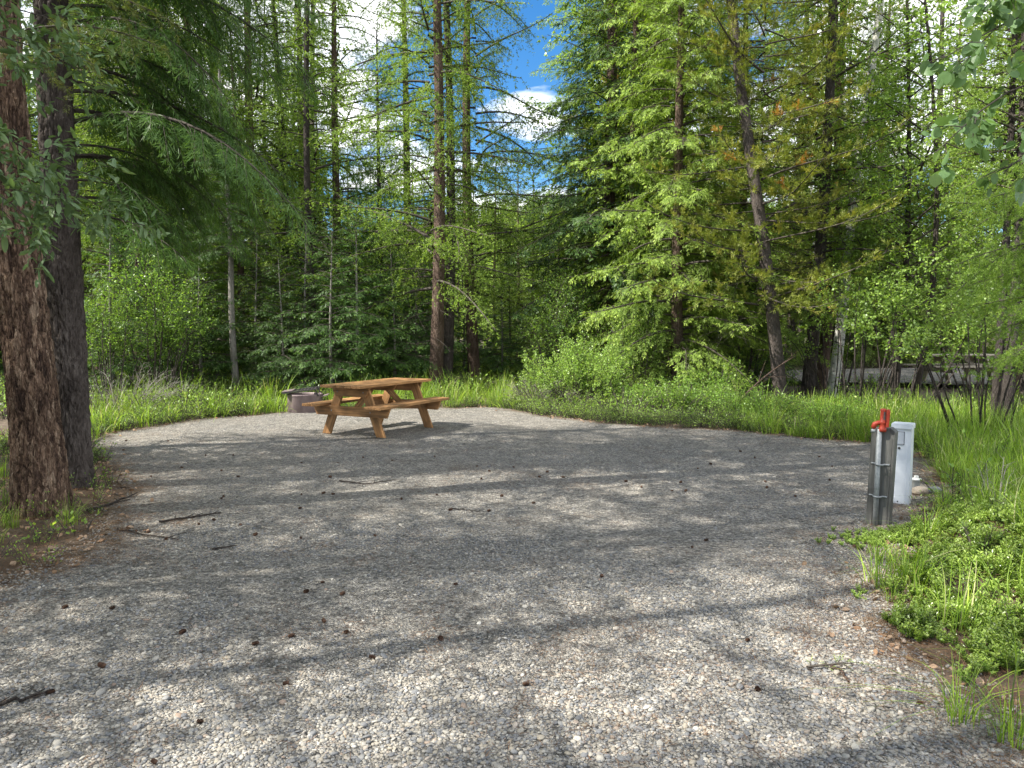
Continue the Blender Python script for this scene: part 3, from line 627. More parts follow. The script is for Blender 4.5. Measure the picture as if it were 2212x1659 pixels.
# grass
def grass_clump(n=46, H=.45, spread_=.07, lean=.35, w=.0055, seed=0, K=5, seedhead=0):
    r = np.random.default_rng(seed); g = Geo(); az = r.uniform(0, 6.28, n); h = H * r.uniform(.45, 1.1, n)
    b = np.stack([np.cos(az), np.sin(az), 0 * az], 1) * (np.sqrt(r.random(n)) * spread_)[:, None]
    az2 = az + r.normal(0, .7, n); D = np.stack([np.cos(az2), np.sin(az2), 0 * az], 1); Sd = np.stack([-np.sin(az2), np.cos(az2), 0 * az], 1)
    s = np.linspace(0, 1, K); le = lean * np.abs(r.normal(.6, .5, n))
    C = b[:, None] + D[:, None] * (h * le)[:, None, None] * (s ** 2)[None, :, None] + UPV * (h[:, None] * (s - .35 * (le[:, None] ** 1.2) * s ** 2.5)[None, :].reshape(n, K))[:, :, None]
    wd = w * r.uniform(.7, 1.3, n)[:, None] * np.clip(1.15 - s ** 2, .12, 1)[None]
    V = np.stack([C - Sd[:, None] * wd[:, :, None], C + Sd[:, None] * wd[:, :, None]], 2)
    i = np.arange(n * K * 2).reshape(n, K, 2); F = np.stack([i[:, :-1, 0], i[:, :-1, 1], i[:, 1:, 1], i[:, 1:, 0]], -1)
    tn = np.clip(r.normal(.42, .26, n), 0, .9); tn[r.random(n) < .06] = 1.0
    g.add(V, F, np.repeat(tn, K * 2), 0)
    return g.mesh('grass_tuft', [M['grass']], True)
GR = [grass_clump(40, .44, .13, .75, .0038, 1, 6), grass_clump(34, .54, .15, .55, .0038, 2, 6), grass_clump(34, .34, .15, 1.2, .0036, 3, 6), grass_clump(26, .62, .16, .8, .0036, 4, 6), grass_clump(22, .30, .16, 1.4, .005, 5, 6)]
def zone(pts): return np.array([G(x, y) for x, y in pts])
def grass(name, pts, n, hs, seed, protos=GR, dens=None, jit=.42):
    P = zone(pts); lo = P.min(0); hi = P.max(0)
    f = lambda X, Y: inside(X, Y, P) * (sdist(X, Y) < .02) * (dens(X, Y) if dens else np.clip((fbm(X * 1.6, Y * 1.6, seed) - .33) * 4.5, .06, 1))
    X, Y, r = spread(n, f, lo, hi, seed); k = len(X); s = hs * r.uniform(1 - jit, 1 + jit, k)
    o = scatter(name, np.stack([X, Y, height(X, Y) - .01], 1), np.stack([r.normal(0, .1, k), r.normal(0, .1, k), r.uniform(0, 6.28, k)], 1), np.stack([s, s, s], 1), protos, seed)
    print(name, k); return o
grass('grass', [(150, 975), (230, 830), (450, 795), (700, 795), (1110, 790), (1110, 900), (700, 900), (450, 912), (300, 935)], 5200, .92, 41)
grass('grass', [(1560, 930), (1600, 892), (1800, 888), (2212, 890), (2500, 910), (2400, 1050), (2150, 1000), (2010, 985), (1880, 960)], 3400, .78, 42)
grass('grass', [(1450, 790), (2400, 790), (2400, 764), (1450, 764)], 3200, 1.2, 45)
grass('grass', [(2000, 980), (2600, 980), (2500, 1230), (2212, 1150), (2090, 1120), (2060, 1050)], 2300, .66, 43)
grass('grass', [(-700, 1500), (0, 1250), (220, 1170), (280, 1060), (140, 960), (-600, 960)], 260, .5, 44)

# low bright ground cover on the mound
def sprig(seed, n=16, H=.07, L=.019, Wd=.011, m='cover', sp=.05):
    r = np.random.default_rng(seed); g = Geo(); ns = 5; az = r.uniform(0, 6.28, ns); s = np.linspace(0, 1, 4)[None, :, None]
    T_ = np.stack([np.cos(az) * sp * r.uniform(.3, 1, ns), np.sin(az) * sp * r.uniform(.3, 1, ns), H * r.uniform(.6, 1.1, ns)], 1)
    P = T_[:, None] * s * np.array([1, 1, 1]) + UPV * 0
    tubes(g, P, np.full((ns, 4), .0012), 3, .2, 0)
    idx = np.repeat(np.arange(ns), n); t = np.tile(np.linspace(.25, 1, n), ns); B, T = samp(P, idx, t)
    ph = np.tile(np.arange(n) * 2.4, ns) + r.uniform(0, .5, ns * n); D = nrm(np.stack([np.cos(ph), np.sin(ph), .55 + 0 * ph], 1)); Sd = nrm(np.stack([-np.sin(ph), np.cos(ph), r.normal(0, .3, ns * n)], 1))
    l = L * r.uniform(.7, 1.2, ns * n); w = Wd * r.uniform(.8, 1.2, ns * n)
    # six-cornered leaf with a folded midrib, two quads
    up = np.cross(D, Sd); up *= np.sign(up[:, 2:3] + 1e-6)
    p0 = B; p1 = B + D * l[:, None] * .55 - UPV * .001; p2 = B + D * l[:, None]
    for sg in (-1, 1):
        a = B + D * (l * .3)[:, None] + Sd * (w * .42 * sg)[:, None] + up * .0015; b = B + D * (l * .75)[:, None] + Sd * (w * .5 * sg)[:, None] + up * .002
        g.add(np.stack([p0, a, b, p2], 1), np.arange(len(B) * 4).reshape(-1, 4), np.repeat(np.clip(.35 + .5 * t + r.normal(0, .12, len(B)), 0, 1), 4), 1)
    return g.mesh('ground_cover_sprig', [M['twig'], M[m]], True, flat=())
SPR = [sprig(i, L=.016 + .002 * i, Wd=.009 + .001 * i, H=.05 + .02 * i) for i in range(4)]
P = zone([(1890, 1290), (1930, 1180), (2000, 1130), (2100, 1110), (2300, 1080), (2700, 1130), (2700, 1560), (2300, 1500), (2150, 1440), (2080, 1400), (2020, 1370), (1950, 1375)])
gaps = lambda X, Y: np.clip((fbm(X * 2.2 + 3, Y * 2.2, 77) - .325) * 8, .03, 1)
X, Y, r = spread(26000, lambda X, Y: np.clip((edist(X, Y, P) + (fbm(X * 3.5, Y * 3.5, 78) - .5) * .9 + .06) / .3, 0, 1) * gaps(X, Y), P.min(0), P.max(0), 51)
k = len(X); s = r.uniform(.42, 1.0, k)
scatter('ground_cover', np.stack([X, Y, height(X, Y) - .005], 1), np.stack([r.normal(0, .2, k), r.normal(0, .2, k), r.uniform(0, 6.28, k)], 1), np.stack([s, s, s * r.uniform(.5, 1.5, k)], 1), SPR, 2)
print('cover', k)
X, Y, r = spread(420, lambda X, Y: np.clip((fbm(X * 3, Y * 3, 79) - .42) * 6, 0, 1) * (edist(X, Y, P) > -.15), P.min(0), P.max(0), 53); k = len(X); s = r.uniform(.35, .8, k)
scatter('grass', np.stack([X, Y, height(X, Y) - .01], 1), np.stack([r.normal(0, .15, k), r.normal(0, .15, k), r.uniform(0, 6.28, k)], 1), np.stack([s, s, s], 1), GR, 10)
q = np.array(G(1890, 1172)); X, Y, r = spread(900, lambda X, Y: np.exp(-(((X - q[0]) / .24) ** 2 + ((Y - q[1] + .05) / .16) ** 2)), q - .5, q + .5, 52); k = len(X)
scatter('ground_cover', np.stack([X, Y, height(X, Y)], 1), np.stack([r.normal(0, .2, k), r.normal(0, .2, k), r.uniform(0, 6.28, k)], 1), np.full((k, 3), .6), [sprig(9, m='leaf')], 3)

# litter: dry leaves and needles on the soil, spilling over the gravel edge
def dry_leaf(seed):
    r = np.random.default_rng(seed); g = Geo(); n = 4; u = np.linspace(-1, 1, 4); v = np.linspace(0, 1, 5)
    U, V_ = np.meshgrid(u, v); w = np.sin(PI * np.clip(V_, .04, .96)) ** .7 * .5
    Z = .25 * (U * w) ** 2 * r.uniform(-1, 2) + .2 * np.sin(V_ * 3 + r.uniform(0, 3)) + .06 * r.normal(0, 1, U.shape)
    i = np.arange(20).reshape(5, 4); g.add(np.stack([U * w * .8, V_ - .5, Z], -1), np.stack([i[:-1, :-1], i[:-1, 1:], i[1:, 1:], i[1:, :-1]], -1).reshape(-1, 4), r.uniform(0.1, 1), 0)
    return g.mesh('dry_leaf', [M['litter']], True)
def needle_bunch(seed, n=26, R=.05):
    r = np.random.default_rng(seed); g = Geo(); az = r.uniform(0, 6.28, n); B = np.stack([r.normal(0, R, n), r.normal(0, R, n), r.uniform(0.001, .008, n)], 1)
    D = nrm(np.stack([np.cos(az), np.sin(az), r.normal(0, .1, n)], 1)); blades(g, B, D, nrm(np.cross(D, UPV)), .045, .0016, np.clip(r.normal(.5, .25, n), 0, 1), 0)
    return g.mesh('needle_bunch', [M['needle_litter']], True)
DL = [dry_leaf(i) for i in range(6)]; NB = [needle_bunch(i) for i in range(5)]
def lit_f(X, Y):
    s = sdist(X, Y); return view(X, Y, 1.0) * np.clip(1 - s / .5, 0, 1) ** 2 * (Y < 15)
X, Y, r = spread(60000, lambda X, Y: lit_f(X, Y) * .35 * np.clip((fbm(X * 2, Y * 2, 91) - .3) * 4, 0, 1), (-8, 1.5), (9, 15), 61)
k = len(X); s = r.uniform(.018, .05, k); z = height(X, Y) + .012
scatter('leaf_litter', np.stack([X, Y, z], 1), np.stack([r.normal(0, .35, k), r.normal(0, .35, k), r.uniform(0, 6.28, k)], 1), np.stack([s, s, s], 1), DL, 4)
X2, Y2, r = spread(60000, lambda X, Y: view(X, Y, 1) * (np.clip(1 - sdist(X, Y) / .9, 0, 1) ** 2 * .6 + .02 + .12 * np.clip((fbm(X * 1.1, Y * 1.6, 93) - .52) * 8, 0, 1)) * np.clip((13 - Y) / 5, 0, 1), (-8, 1.5), (8, 13), 62)
k2 = len(X2); s = r.uniform(.6, 1.5, k2)
scatter('needle_litter', np.stack([X2, Y2, height(X2, Y2) + .006], 1), np.stack([0 * s, 0 * s, r.uniform(0, 6.28, k2)], 1), np.stack([s, s, s], 1), NB, 5)
print('litter', k, k2)

# herbs and seedlings that cover the wood floor
def herb(seed, H=.35, m='leaf_bright', ns=9, L=.05, Wd=.026):
    r = np.random.default_rng(seed); return shrub(H, H * .9, ns, seed, L, Wd, .03, ('twig', m), 1.0, 12, 10, .1, 5, .001)
HB = [herb(1), herb(2, .45, 'leaf'), herb(3, .3, 'leaf_bright', 8, .035, .02), herb(4, .5, 'leaf', 9, .045, .02)]
def hf(X, Y): return (sdist(X, Y) < -.25) * view(X, Y, 2) * ~inside(X, Y, p2) * np.where((X > .27 * Y) & (Y > 14.0) & (Y < 29), .10, 1) * np.clip((fbm(X * .6, Y * .6, 17) - .25) * 4, .15, 1) * np.clip(1.3 - Y / 50, .2, 1)
X, Y, r = spread(16000, hf, (-26, 12.6), (32, 46), 71); k = len(X); s = r.uniform(.6, 1.5, k)
scatter('undergrowth', np.stack([X, Y, height(X, Y) - .02], 1), np.stack([0 * s, 0 * s, r.uniform(0, 6.28, k)], 1), np.stack([s, s, s], 1), HB, 6)
print('herbs', k)
X, Y, r = spread(14000, lambda X, Y: (sdist(X, Y) < -.02) * (sdist(X, Y) > -.9) * view(X, Y, .5) * (Y > 8.5) * np.clip((fbm(X * 1.5, Y * 1.5, 18) - .25) * 4, .15, 1), (-9, 8.5), (9, 15), 73); k = len(X); s = r.uniform(.3, .75, k)
scatter('undergrowth', np.stack([X, Y, height(X, Y) - .02], 1), np.stack([0 * s, 0 * s, r.uniform(0, 6.28, k)], 1), np.stack([s, s, s], 1), HB, 9)
print('edge herbs', k)
X, Y, r = spread(1500, lambda X, Y: (sdist(X, Y) < -.02) * view(X, Y, 1) * ((X > 2.5) * .8 + (X < -2.5) * .25), (-6, 3.2), (6, 9), 72); k = len(X); s = r.uniform(.25, .6, k)
scatter('undergrowth', np.stack([X, Y, height(X, Y) - .02], 1), np.stack([0 * s, 0 * s, r.uniform(0, 6.28, k)], 1), np.stack([s, s, s], 1), HB, 7)

# ================================================================== trees
PR = {}
def _p(k, tr, cr): PR[k] = (tr, cr); print('proto', k, len(cr.polygons) * 2)
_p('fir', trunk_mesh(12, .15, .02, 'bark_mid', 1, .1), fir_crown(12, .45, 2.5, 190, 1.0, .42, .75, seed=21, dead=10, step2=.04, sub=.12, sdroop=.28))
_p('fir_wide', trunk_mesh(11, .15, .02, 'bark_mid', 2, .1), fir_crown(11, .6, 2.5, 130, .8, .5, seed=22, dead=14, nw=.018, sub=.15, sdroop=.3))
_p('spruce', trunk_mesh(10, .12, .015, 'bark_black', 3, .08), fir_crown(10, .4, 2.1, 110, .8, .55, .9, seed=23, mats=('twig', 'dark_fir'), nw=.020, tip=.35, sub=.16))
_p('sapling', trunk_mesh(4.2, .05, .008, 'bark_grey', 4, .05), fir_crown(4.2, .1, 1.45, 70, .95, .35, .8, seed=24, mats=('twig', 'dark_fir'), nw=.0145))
_p('larch', trunk_mesh(19, .17, .03, 'bark_mid', 5, .25), larch_crown(19, 2.4, 2.6, 120, .075, seed=25, per=8))
_p('larch_thin', trunk_mesh(16, .11, .02, 'bark_black', 6, .2), larch_crown(16, 2.2, 1.9, 85, .08, seed=26, per=7, dead=40))
_p('larch_full', trunk_mesh(9, .10, .015, 'bark_mid', 7, .1), larch_crown(9, .4, 1.7, 105, .07, seed=27, per=8, dead=0, hang=.3, droop=.3, nw=.02))
_p('pine', trunk_mesh(12, .15, .03, 'bark_mid', 8, .3), pine_crown(12, 1.6, 2.2, 112, 28, nl=.07, nw=.012))
_p('aspen', trunk_mesh(10, .11, .02, 'bark_aspen', 9, .3, flare=.12), broad_crown(10, 1.8, 2.0, 42, 29, step=.026, L=.065, Wd=.055))
_p('far', trunk_mesh(14, .14, .02, 'bark_black', 10, .1), fir_crown(14, .8, 2.5, 90, .5, .5, .8, seed=30, nw=.055, sub=.25, step2=.08))
def tree(kind, name, label, cat, x, y, s=1.0, rz=None, group=None, lean=(0, 0), trunk=None, crown=None, sz=None, z=None):
    rz = random.uniform(0, 6.28) if rz is None else rz
    t = thing(name, label, cat, (x, y, HZ(x, y) if z is None else z), 0, group, (s, s, sz or s))
    t.rotation_euler = (Euler((lean[0], lean[1], 0)).to_matrix() @ Euler((0, 0, rz)).to_matrix()).to_euler()
    if kind: tr, cr = PR[kind]
    obj('trunk', trunk or tr, t); obj('crown', crown or cr, t)
    return t
def px_at(px, y): return (px - 1106) / 1597.0 * y * 1.003
print('tris protos', TRIS)

# --- the two big trunks at the left edge, with plated bark modelled in the surface
def big_trunk(H, r0, r1, mat_, seed, path, nth=140, nz=340, zc=6.0, amp=.022, cell=.075, asp=2.6, flare=.3):
    r = np.random.default_rng(seed); g = Geo()
    th = np.arange(nth) / nth * 2 * PI; z = np.linspace(-.15, zc, nz); TH, Z = np.meshgrid(th, z)
    rad = r0 + (r1 - r0) * Z / H; circ = 2 * PI * r0; nc = max(int(circ / cell), 6)
    u = TH / (2 * PI) * nc; v = Z / (cell * asp) + (fbm(TH * 4, Z * 4, seed) - .5) * 1.8; u = u + (fbm(TH * 5 + 40, Z * 7, seed + 3) - .5) * 2.2
    # periodic cellular noise
    jit = r.random((nc + 4, 400, 2)); col = r.random((nc + 4, 400)); ui = np.floor(u).astype(int); vi = np.floor(v).astype(int)
    d1 = np.full(u.shape, 9.); d2 = np.full(u.shape, 9.); cc = np.zeros(u.shape)
    for a in (-1, 0, 1):
        for b in (-1, 0, 1):
            ci = (ui + a) % nc; cj = (vi + b) % 400; dd = np.hypot(ui + a + jit[ci, cj, 0] - u, vi + b + jit[ci, cj, 1] - v)
            nw = dd < d1; d2 = np.where(nw, d1, np.minimum(d2, dd)); cc = np.where(nw, col[ci, cj], cc); d1 = np.where(nw, dd, d1)
    plate = np.clip((d2 - d1) / .28, 0, 1) ** .6
    dsp = amp * (plate - .6 + .5 * (cc - .5)) + .020 * (fbm(TH * 16, Z * 9, seed + 8) - .5) + .012 * (fbm(TH * 34, Z * 30, seed + 18) - .5) + .03 * (fbm(TH * 1.6 + 5, Z * .7, seed + 9) - .5) * 1.0
    fl = 1 + flare * np.exp(-np.maximum(Z, 0) / .4) * (1 + .35 * np.sin(TH * 3 + seed) + .2 * np.sin(TH * 5 + 1))
    R = rad * fl + dsp; cx = np.interp(Z, [p[2] for p in path], [p[0] for p in path]); cyy = np.interp(Z, [p[2] for p in path], [p[1] for p in path])
    V = np.stack([cx + R * np.cos(TH), cyy + R * np.sin(TH), Z], -1); i = np.arange(nth * nz).reshape(nz, nth)
    g.add(V, np.stack([i[:-1], np.roll(i[:-1], -1, 1), np.roll(i[1:], -1, 1), i[1:]], -1), cc.ravel(), 0)
    zz = np.linspace(zc - .05, H, 14); P = np.stack([np.interp(zz, [p[2] for p in path], [p[0] for p in path]), np.interp(zz, [p[2] for p in path], [p[1] for p in path]), zz], 1)
    tubes(g, P[None], (r0 + (r1 - r0) * zz / H)[None], 14, .5, 0)
    return g.mesh('trunk', [M[mat_]], True)
x1, y1 = G(62, 1128); y1 += .2
T1 = thing('pine_tree', 'thick reddish trunk with scaly bark, nearer of the two big trunks at the left', 'tree', (x1, y1, 0))
pth1 = [(0, 0, -.2), (-.03, 0, .6), (-.13, .02, 2.0), (-.2, .03, 3.5), (-.26, .05, 6), (-.4, .1, 17)]
obj('trunk', big_trunk(17, .178, .07, 'bark_red', 5, pth1, flare=.32, cell=.040, asp=4.2, amp=.022, nth=190, nz=470), T1)
x2, y2 = G(132, 1066); y2 += .2
T2 = thing('larch_tree', 'thick dark grey furrowed trunk just behind the reddish one at the left edge', 'tree', (x2, y2, 0))
pth2 = [(0, 0, -.2), (-.01, 0, 3), (-.03, .02, 6), (.05, .1, 18)]
obj('trunk', big_trunk(18, .160, .06, 'bark_dark', 6, pth2, cell=.034, asp=3.2, amp=.024, flare=.15, zc=6.5), T2)
def bough_mesh(starts, azs, Ls, rises, droops, mats, seed, dens=1.0, kind='fir', **kw):
    r = np.random.default_rng(seed); g = Geo()
    P, Nm = boughs(np.array(starts, float), np.array(azs, float), np.array(Ls, float), np.array(rises, float), np.array(droops, float), 12, r=r, wob=.05)
    if kind == 'fir':
        fir_spray(g, P, Nm, dens=dens, r=r, **kw)
    else:
        L = plen(P); tubes(g, P, np.linspace(1, .15, 12)[None] * (.004 + .006 * L[:, None]), 5, .4, 0)
        C, Nc, ip, tp = kids(P, Nm, L * 14 * dens, .08, 1.0, .85, lambda t, pl: .30 * pl * np.clip(1.2 - t, .25, 1), 6, droop=.35, flat=.6, r=r)
        tubes(g, C, np.linspace(1, .4, 6)[None] * np.full((len(C), 1), .0025), 3, .35, 0)
        D_, Nd, _, _ = kids(C, Nc, plen(C) * 12, .1, .95, .7, lambda t, pl: .35 * pl + .03, 3, droop=.35, flat=.5, r=r)
        for Q, st in ((P, .03), (C, .028), (D_, .026)):
            idx = np.repeat(np.arange(len(Q)), np.maximum((plen(Q) / st).astype(int), 1)); t = r.uniform(.1, 1, len(idx)); B, T = samp(Q, idx, t)
            for _ in range(7):
                D = nrm(T * .6 + r.normal(0, .6, (len(idx), 3))); blades(g, B, D, nrm(np.cross(D, r.normal(0, 1, (len(idx), 3)))), kw.get('nl', .03) * r.uniform(.7, 1.2, len(idx)), kw.get('nw', .0028), np.clip(r.normal(kw.get('tint', .5), .18, len(idx)), 0, 1), 1)
    return g.mesh('boughs', [M[mats[0]], M[mats[1]]], True, flat=(1,))
rr = random.Random(4)
st, az, Ls, ri, dr = [], [], [], [], []
for i in range(30):
    z = 2.7 + 4.2 * (i / 30) + rr.uniform(-.1, .1); st.append((.1, .1, z)); az.append(rr.uniform(-.25, 1.25)); L = rr.uniform(1.5, 2.6) * (1.0 if z > 3.4 else .6); Ls.append(L)
    ri.append(rr.uniform(.05, .3)); dr.append(rr.uniform(.45, .85))
obj('crown', bough_mesh(st, az, Ls, ri, dr, ('twig', 'dark_fir'), 12, 1.35, side=.6, nl=.05, nw=.009, tip=.25, droop=.6, base=.45, sub=.14), T2)
# upper crowns that keep the foreground in shade
def crown_up(parent, data, z, s, rz=0): return obj('crown', data, parent, (0, 0, z), (0, 0, rz), s)
st, az, Ls, ri, dr = [], [], [], [], []
for i in range(9):
    st.append((.1, -.1, 3.6 + .30 * i)); az.append(rr.uniform(-1.3, .3)); Ls.append(rr.uniform(.9, 1.5)); ri.append(.15); dr.append(.35)
obj('branch', bough_mesh(st, az, Ls, ri, dr, ('twig', 'pine'), 13, .7, kind='larch', nl=.05, nw=.003, tint=.25), T1)
crown_up(T1, PR['pine'][1], 4.2, 1.15)
crown_up(T2, PR['larch'][1], 4.5, .72, 1.0)

# --- named trees of the far edge, left to right
def T(kind, name, label, cat, px, y, s=1.0, **kw): return tree(kind, name, label, cat, px_at(px, y), y, s, **kw)
def own_trunk(p0, p1, y0, y1, r0, r1, m, H, seed):
    """a leaning trunk of its own between two points seen in the photograph, continued upwards"""
    a = Vector((px_at(p0, y0), y0, 0)); b = AT(p1[0], p1[1], y1); d = (b - a); k = H / d.z
    path = [(0, 0, -.25)] + [tuple(d * k * t + Vector((math.sin(t * 9 + seed) * .04, 0, 0))) for t in np.linspace(0.05, 1, 9)]
    return trunk_mesh(H, r0, r1, m, seed, path=path), a, d * k
tr, a, d = own_trunk(512, (493, 480), 17.0, 17.2, .085, .03, 'bark_grey', 7.5, 3)
gt = thing('fir_tree', 'slender pale grey leaning trunk standing in the grass left of the fire ring', 'tree', tuple(a)); obj('trunk', tr, gt)
obj('crown', PR['spruce'][1], gt, (d.x * .5, 0, 3.0), (0, 0, 1), (.55, .55, .5))
T('larch_thin', 'larch_tree', 'thin black trunked larch rising straight out of the dark spruces above the fire ring', 'tree', 689, 19.5, 1.1, rz=.5)
T('larch_thin', 'larch_tree', 'very thin larch stem to the left of the black trunked larch', 'tree', 625, 23, 1.0, rz=2.5, lean=(0, -.02))
T('spruce', 'spruce_tree', 'dark pointed spruce with bare arching upper limbs behind the picnic table', 'tree', 825, 20.5, .98, rz=1.2)
T('larch', 'larch_tree', 'stoutest reddish larch trunk rising behind the right end of the picnic table', 'tree', 938, 17.5, 1.0, rz=.8, lean=(0, -.008))
T('larch_thin', 'larch_tree', 'thinner larch trunk almost touching the stoutest one behind the picnic table', 'tree', 962, 18.4, 1.25, rz=3.3, lean=(0, -.012))
T('larch', 'larch_tree', 'tall scaly larch trunk standing alone just left of the open sky', 'tree', 1028, 20.0, 1.0, rz=4.4, lean=(0, .003))
tr, a, d = own_trunk(1304, (1322, 100), 18.6, 19, .16, .09, 'bark_mid', 18, 5)
ds = thing('spruce_tree', 'dark spruce on a reddish trunk at the right edge of the open sky', 'tree', tuple(a)); obj('trunk', tr, ds)
obj('crown', PR['spruce'][1], ds, (d.x * .1, 0, 1.6), (0, 0, 2), (1.35, 1.35, 1.25))
T('fir', 'fir_tree', 'broad sunlit fir sweeping its bright boughs low over the right side of the clearing', 'tree', 1465, 16.3, .95, rz=.3, sz=1.35)
T('fir_wide', 'fir_tree', 'bright fir just left of the broad sunlit one, nearest the open sky', 'tree', 1370, 17.8, .95, rz=1.3, sz=1.3)
T('fir', 'fir_tree', 'bright fir half hidden between the broad sunlit one and the leaning pine', 'tree', 1590, 19.6, .95, rz=2.3, sz=1.35)
T('larch', 'larch_tree', 'tall feathery larch between the dark trunk and the sunlit shrub on the left', 'tree', 300, 18.5, .95, rz=2.3)
T('larch', 'larch_tree', 'tall feathery larch left of the pale grey leaning trunk', 'tree', 430, 20.5, 1.0, rz=3.3)
T('larch', 'larch_tree', 'tall feathery larch right of the pale grey leaning trunk', 'tree', 570, 22.0, 1.05, rz=5.3)
for _px, _y, _s, _l in [(215, 21, 1.0, 'feathery larch seen just right of the dark furrowed trunk'), (360, 24, 1.15, 'feathery larch farther back, between the two left of the grey trunk'), (495, 25, 1.2, 'feathery larch farther back, straight behind the pale grey leaning trunk'), (655, 26, 1.1, 'feathery larch farther back, just left of the black trunked larch'), (745, 23, .95, 'feathery larch between the black trunked larch and the pointed spruce'), (880, 24.5, 1.0, 'feathery larch between the pointed spruce and the stoutest larch trunk')]:
    T('larch', 'larch_tree', _l, 'tree', _px, _y, _s, rz=_px * .1)
T('fir_wide', 'fir_tree', 'bright fir top showing above the young firs left of the fire ring', 'tree', 520, 20.2, .9, rz=5.3)
T('fir', 'fir_tree', 'tall bright fir over the aspens at the right', 'tree', 1890, 31.5, 1.3, rz=5.3, sz=1.5)
tr, a, d = own_trunk(1690, (1655, 600), 15.2, 15.2, .145, .07, 'bark_dark', 12, 6)
pt = thing('pine_tree', 'leaning scaly pine with yellowish needles and dead orange tips right of the bright fir', 'tree', tuple(a)); obj('trunk', tr, pt)
obj('crown', PR['pine'][1], pt, (d.x * .3, 0, .3), (0, 0, 1.0), (1.1, 1.1, 1.0))
T('larch_thin', 'larch_tree', 'straight dark trunk between the leaning pine and the white aspen', 'tree', 1741, 16.8, 1.35, rz=2, lean=(0, .012))
T('pine', 'pine_tree', 'upper pine crown crowding over the dark trunk beside the leaning pine', 'tree', 1765, 19.5, 1.15, rz=4)
tr, a, d = own_trunk(1795, (1870, 240), 17.2, 17.4, .13, .06, 'bark_aspen', 11, 7)
at_ = thing('aspen_tree', 'white barked aspen leaning right above the grass', 'tree', tuple(a)); obj('trunk', tr, at_)
obj('crown', PR['aspen'][1], at_, (d.x * .5, 0, .8), (0, 0, 1), (1, 1, 1))
T('larch_thin', 'larch_tree', 'brown trunk close behind the foot of the white aspen', 'tree', 1812, 19.5, 1.2, rz=5.2)
GTR = trunk_mesh(10, .075, .02, 'bark_black', 91, .4, flare=.12)
ST = [(1930, 17.5, 'aspen', 1.1), (1968, 15.5, 'aspen', .95), (2040, 30.5, 'fir_wide', 1.3), (2165, 14.6, 'aspen', .95), (2200, 17.2, 'larch', .9)]
for (px, y, k, s), l in zip(ST, ['leafy aspen just right of the leaning white aspen', 'small leafy aspen above the dark stemmed shrubs', 'fir beyond the far picnic table on the right', 'shaded aspen just behind the dark trunk cluster', 'larch rising right of the far picnic table']):
    T(k, {'aspen': 'aspen_tree', 'larch': 'larch_tree', 'fir_wide': 'fir_tree'}[k], l, 'tree', px, y, s, trunk=GTR if k == 'aspen' else None)
# cluster of dark trunks at the right
for i, (px, y, r0, l) in enumerate([(2150, 12.4, .075, 'leftmost dark trunk of the cluster at the right edge'), (2172, 12.1, .10, 'stoutest dark trunk of the cluster at the right edge'), (2203, 12.8, .06, 'slim dark trunk at the very right edge of the cluster')]):
    t = thing('fir_tree', l, 'tree', (px_at(px, y), y, 0), .6 * i, 'dark trunks clustered at the right edge')
    obj('trunk', trunk_mesh(9, r0, .03, 'bark_black', 40 + i, .12), t); obj('crown', PR['larch_full'][1], t, (0, 0, 3.2), (0, 0, i * 2.0), (.7, .7, .7))

# saplings and small firs along the back of the clearing
SAP = [(560, 18.5, 1.0, 'sapling'), (610, 16.8, .8, 'sapling'), (665, 17.6, 1.05, 'sapling'), (720, 16.6, .95, 'sapling'), (775, 17.6, 1.1, 'sapling'), (850, 17.8, .9, 'sapling'),
       (900, 19.5, 1.1, 'sapling'), (1000, 22, 1.0, 'sapling'), (1085, 21, .8, 'sapling'), (440, 17.5, 1.1, 'sapling'), (380, 19.0, 1.2, 'sapling'), (1220, 19.5, .75, 'sapling'), (1630, 19.0, .9, 'sapling'), (250, 16, 1.1, 'sapling')]
SL = ['dark young fir left of the fire ring', 'short young fir between the grey trunk and the fire ring', 'dark young fir directly behind the fire ring', 'dark young fir behind the left end of the picnic table', 'dark young fir behind the middle of the picnic table', 'dark young fir just left of the stoutest larch trunk',
      'dark young fir filling the gap left of the paired larch trunks', 'young fir between the paired trunks and the lone larch', 'young fir right of the lone larch', 'young fir beside the grey leaning trunk', 'tall young fir behind the sunlit shrub on the left', 'young fir behind the round bush', 'young fir low behind the leaning pine', 'young fir beside the dark furrowed trunk']
for (px, y, s, k), l in zip(SAP, SL): T(k, 'young_fir_tree', l, 'tree', px, y, s, group='young firs along the back of the clearing')
# pale larches in the gap under the sky
for i, (px, y, s, l) in enumerate([(1120, 30, .95, 'pale green larch leftmost under the open sky'), (1150, 34, 1.0, 'pale green larch in the middle under the open sky'), (1185, 28, .72, 'shorter pale green larch under the open sky, beside the dark spruce'), (1100, 25, .5, 'small pale larch low in front of the gap'), (1070, 32, 1.0, 'pale green larch seen just behind the lone larch trunk')]):
    T('larch_full', 'young_larch_tree', l, 'tree', px, y, s, group='pale larches under the open sky')

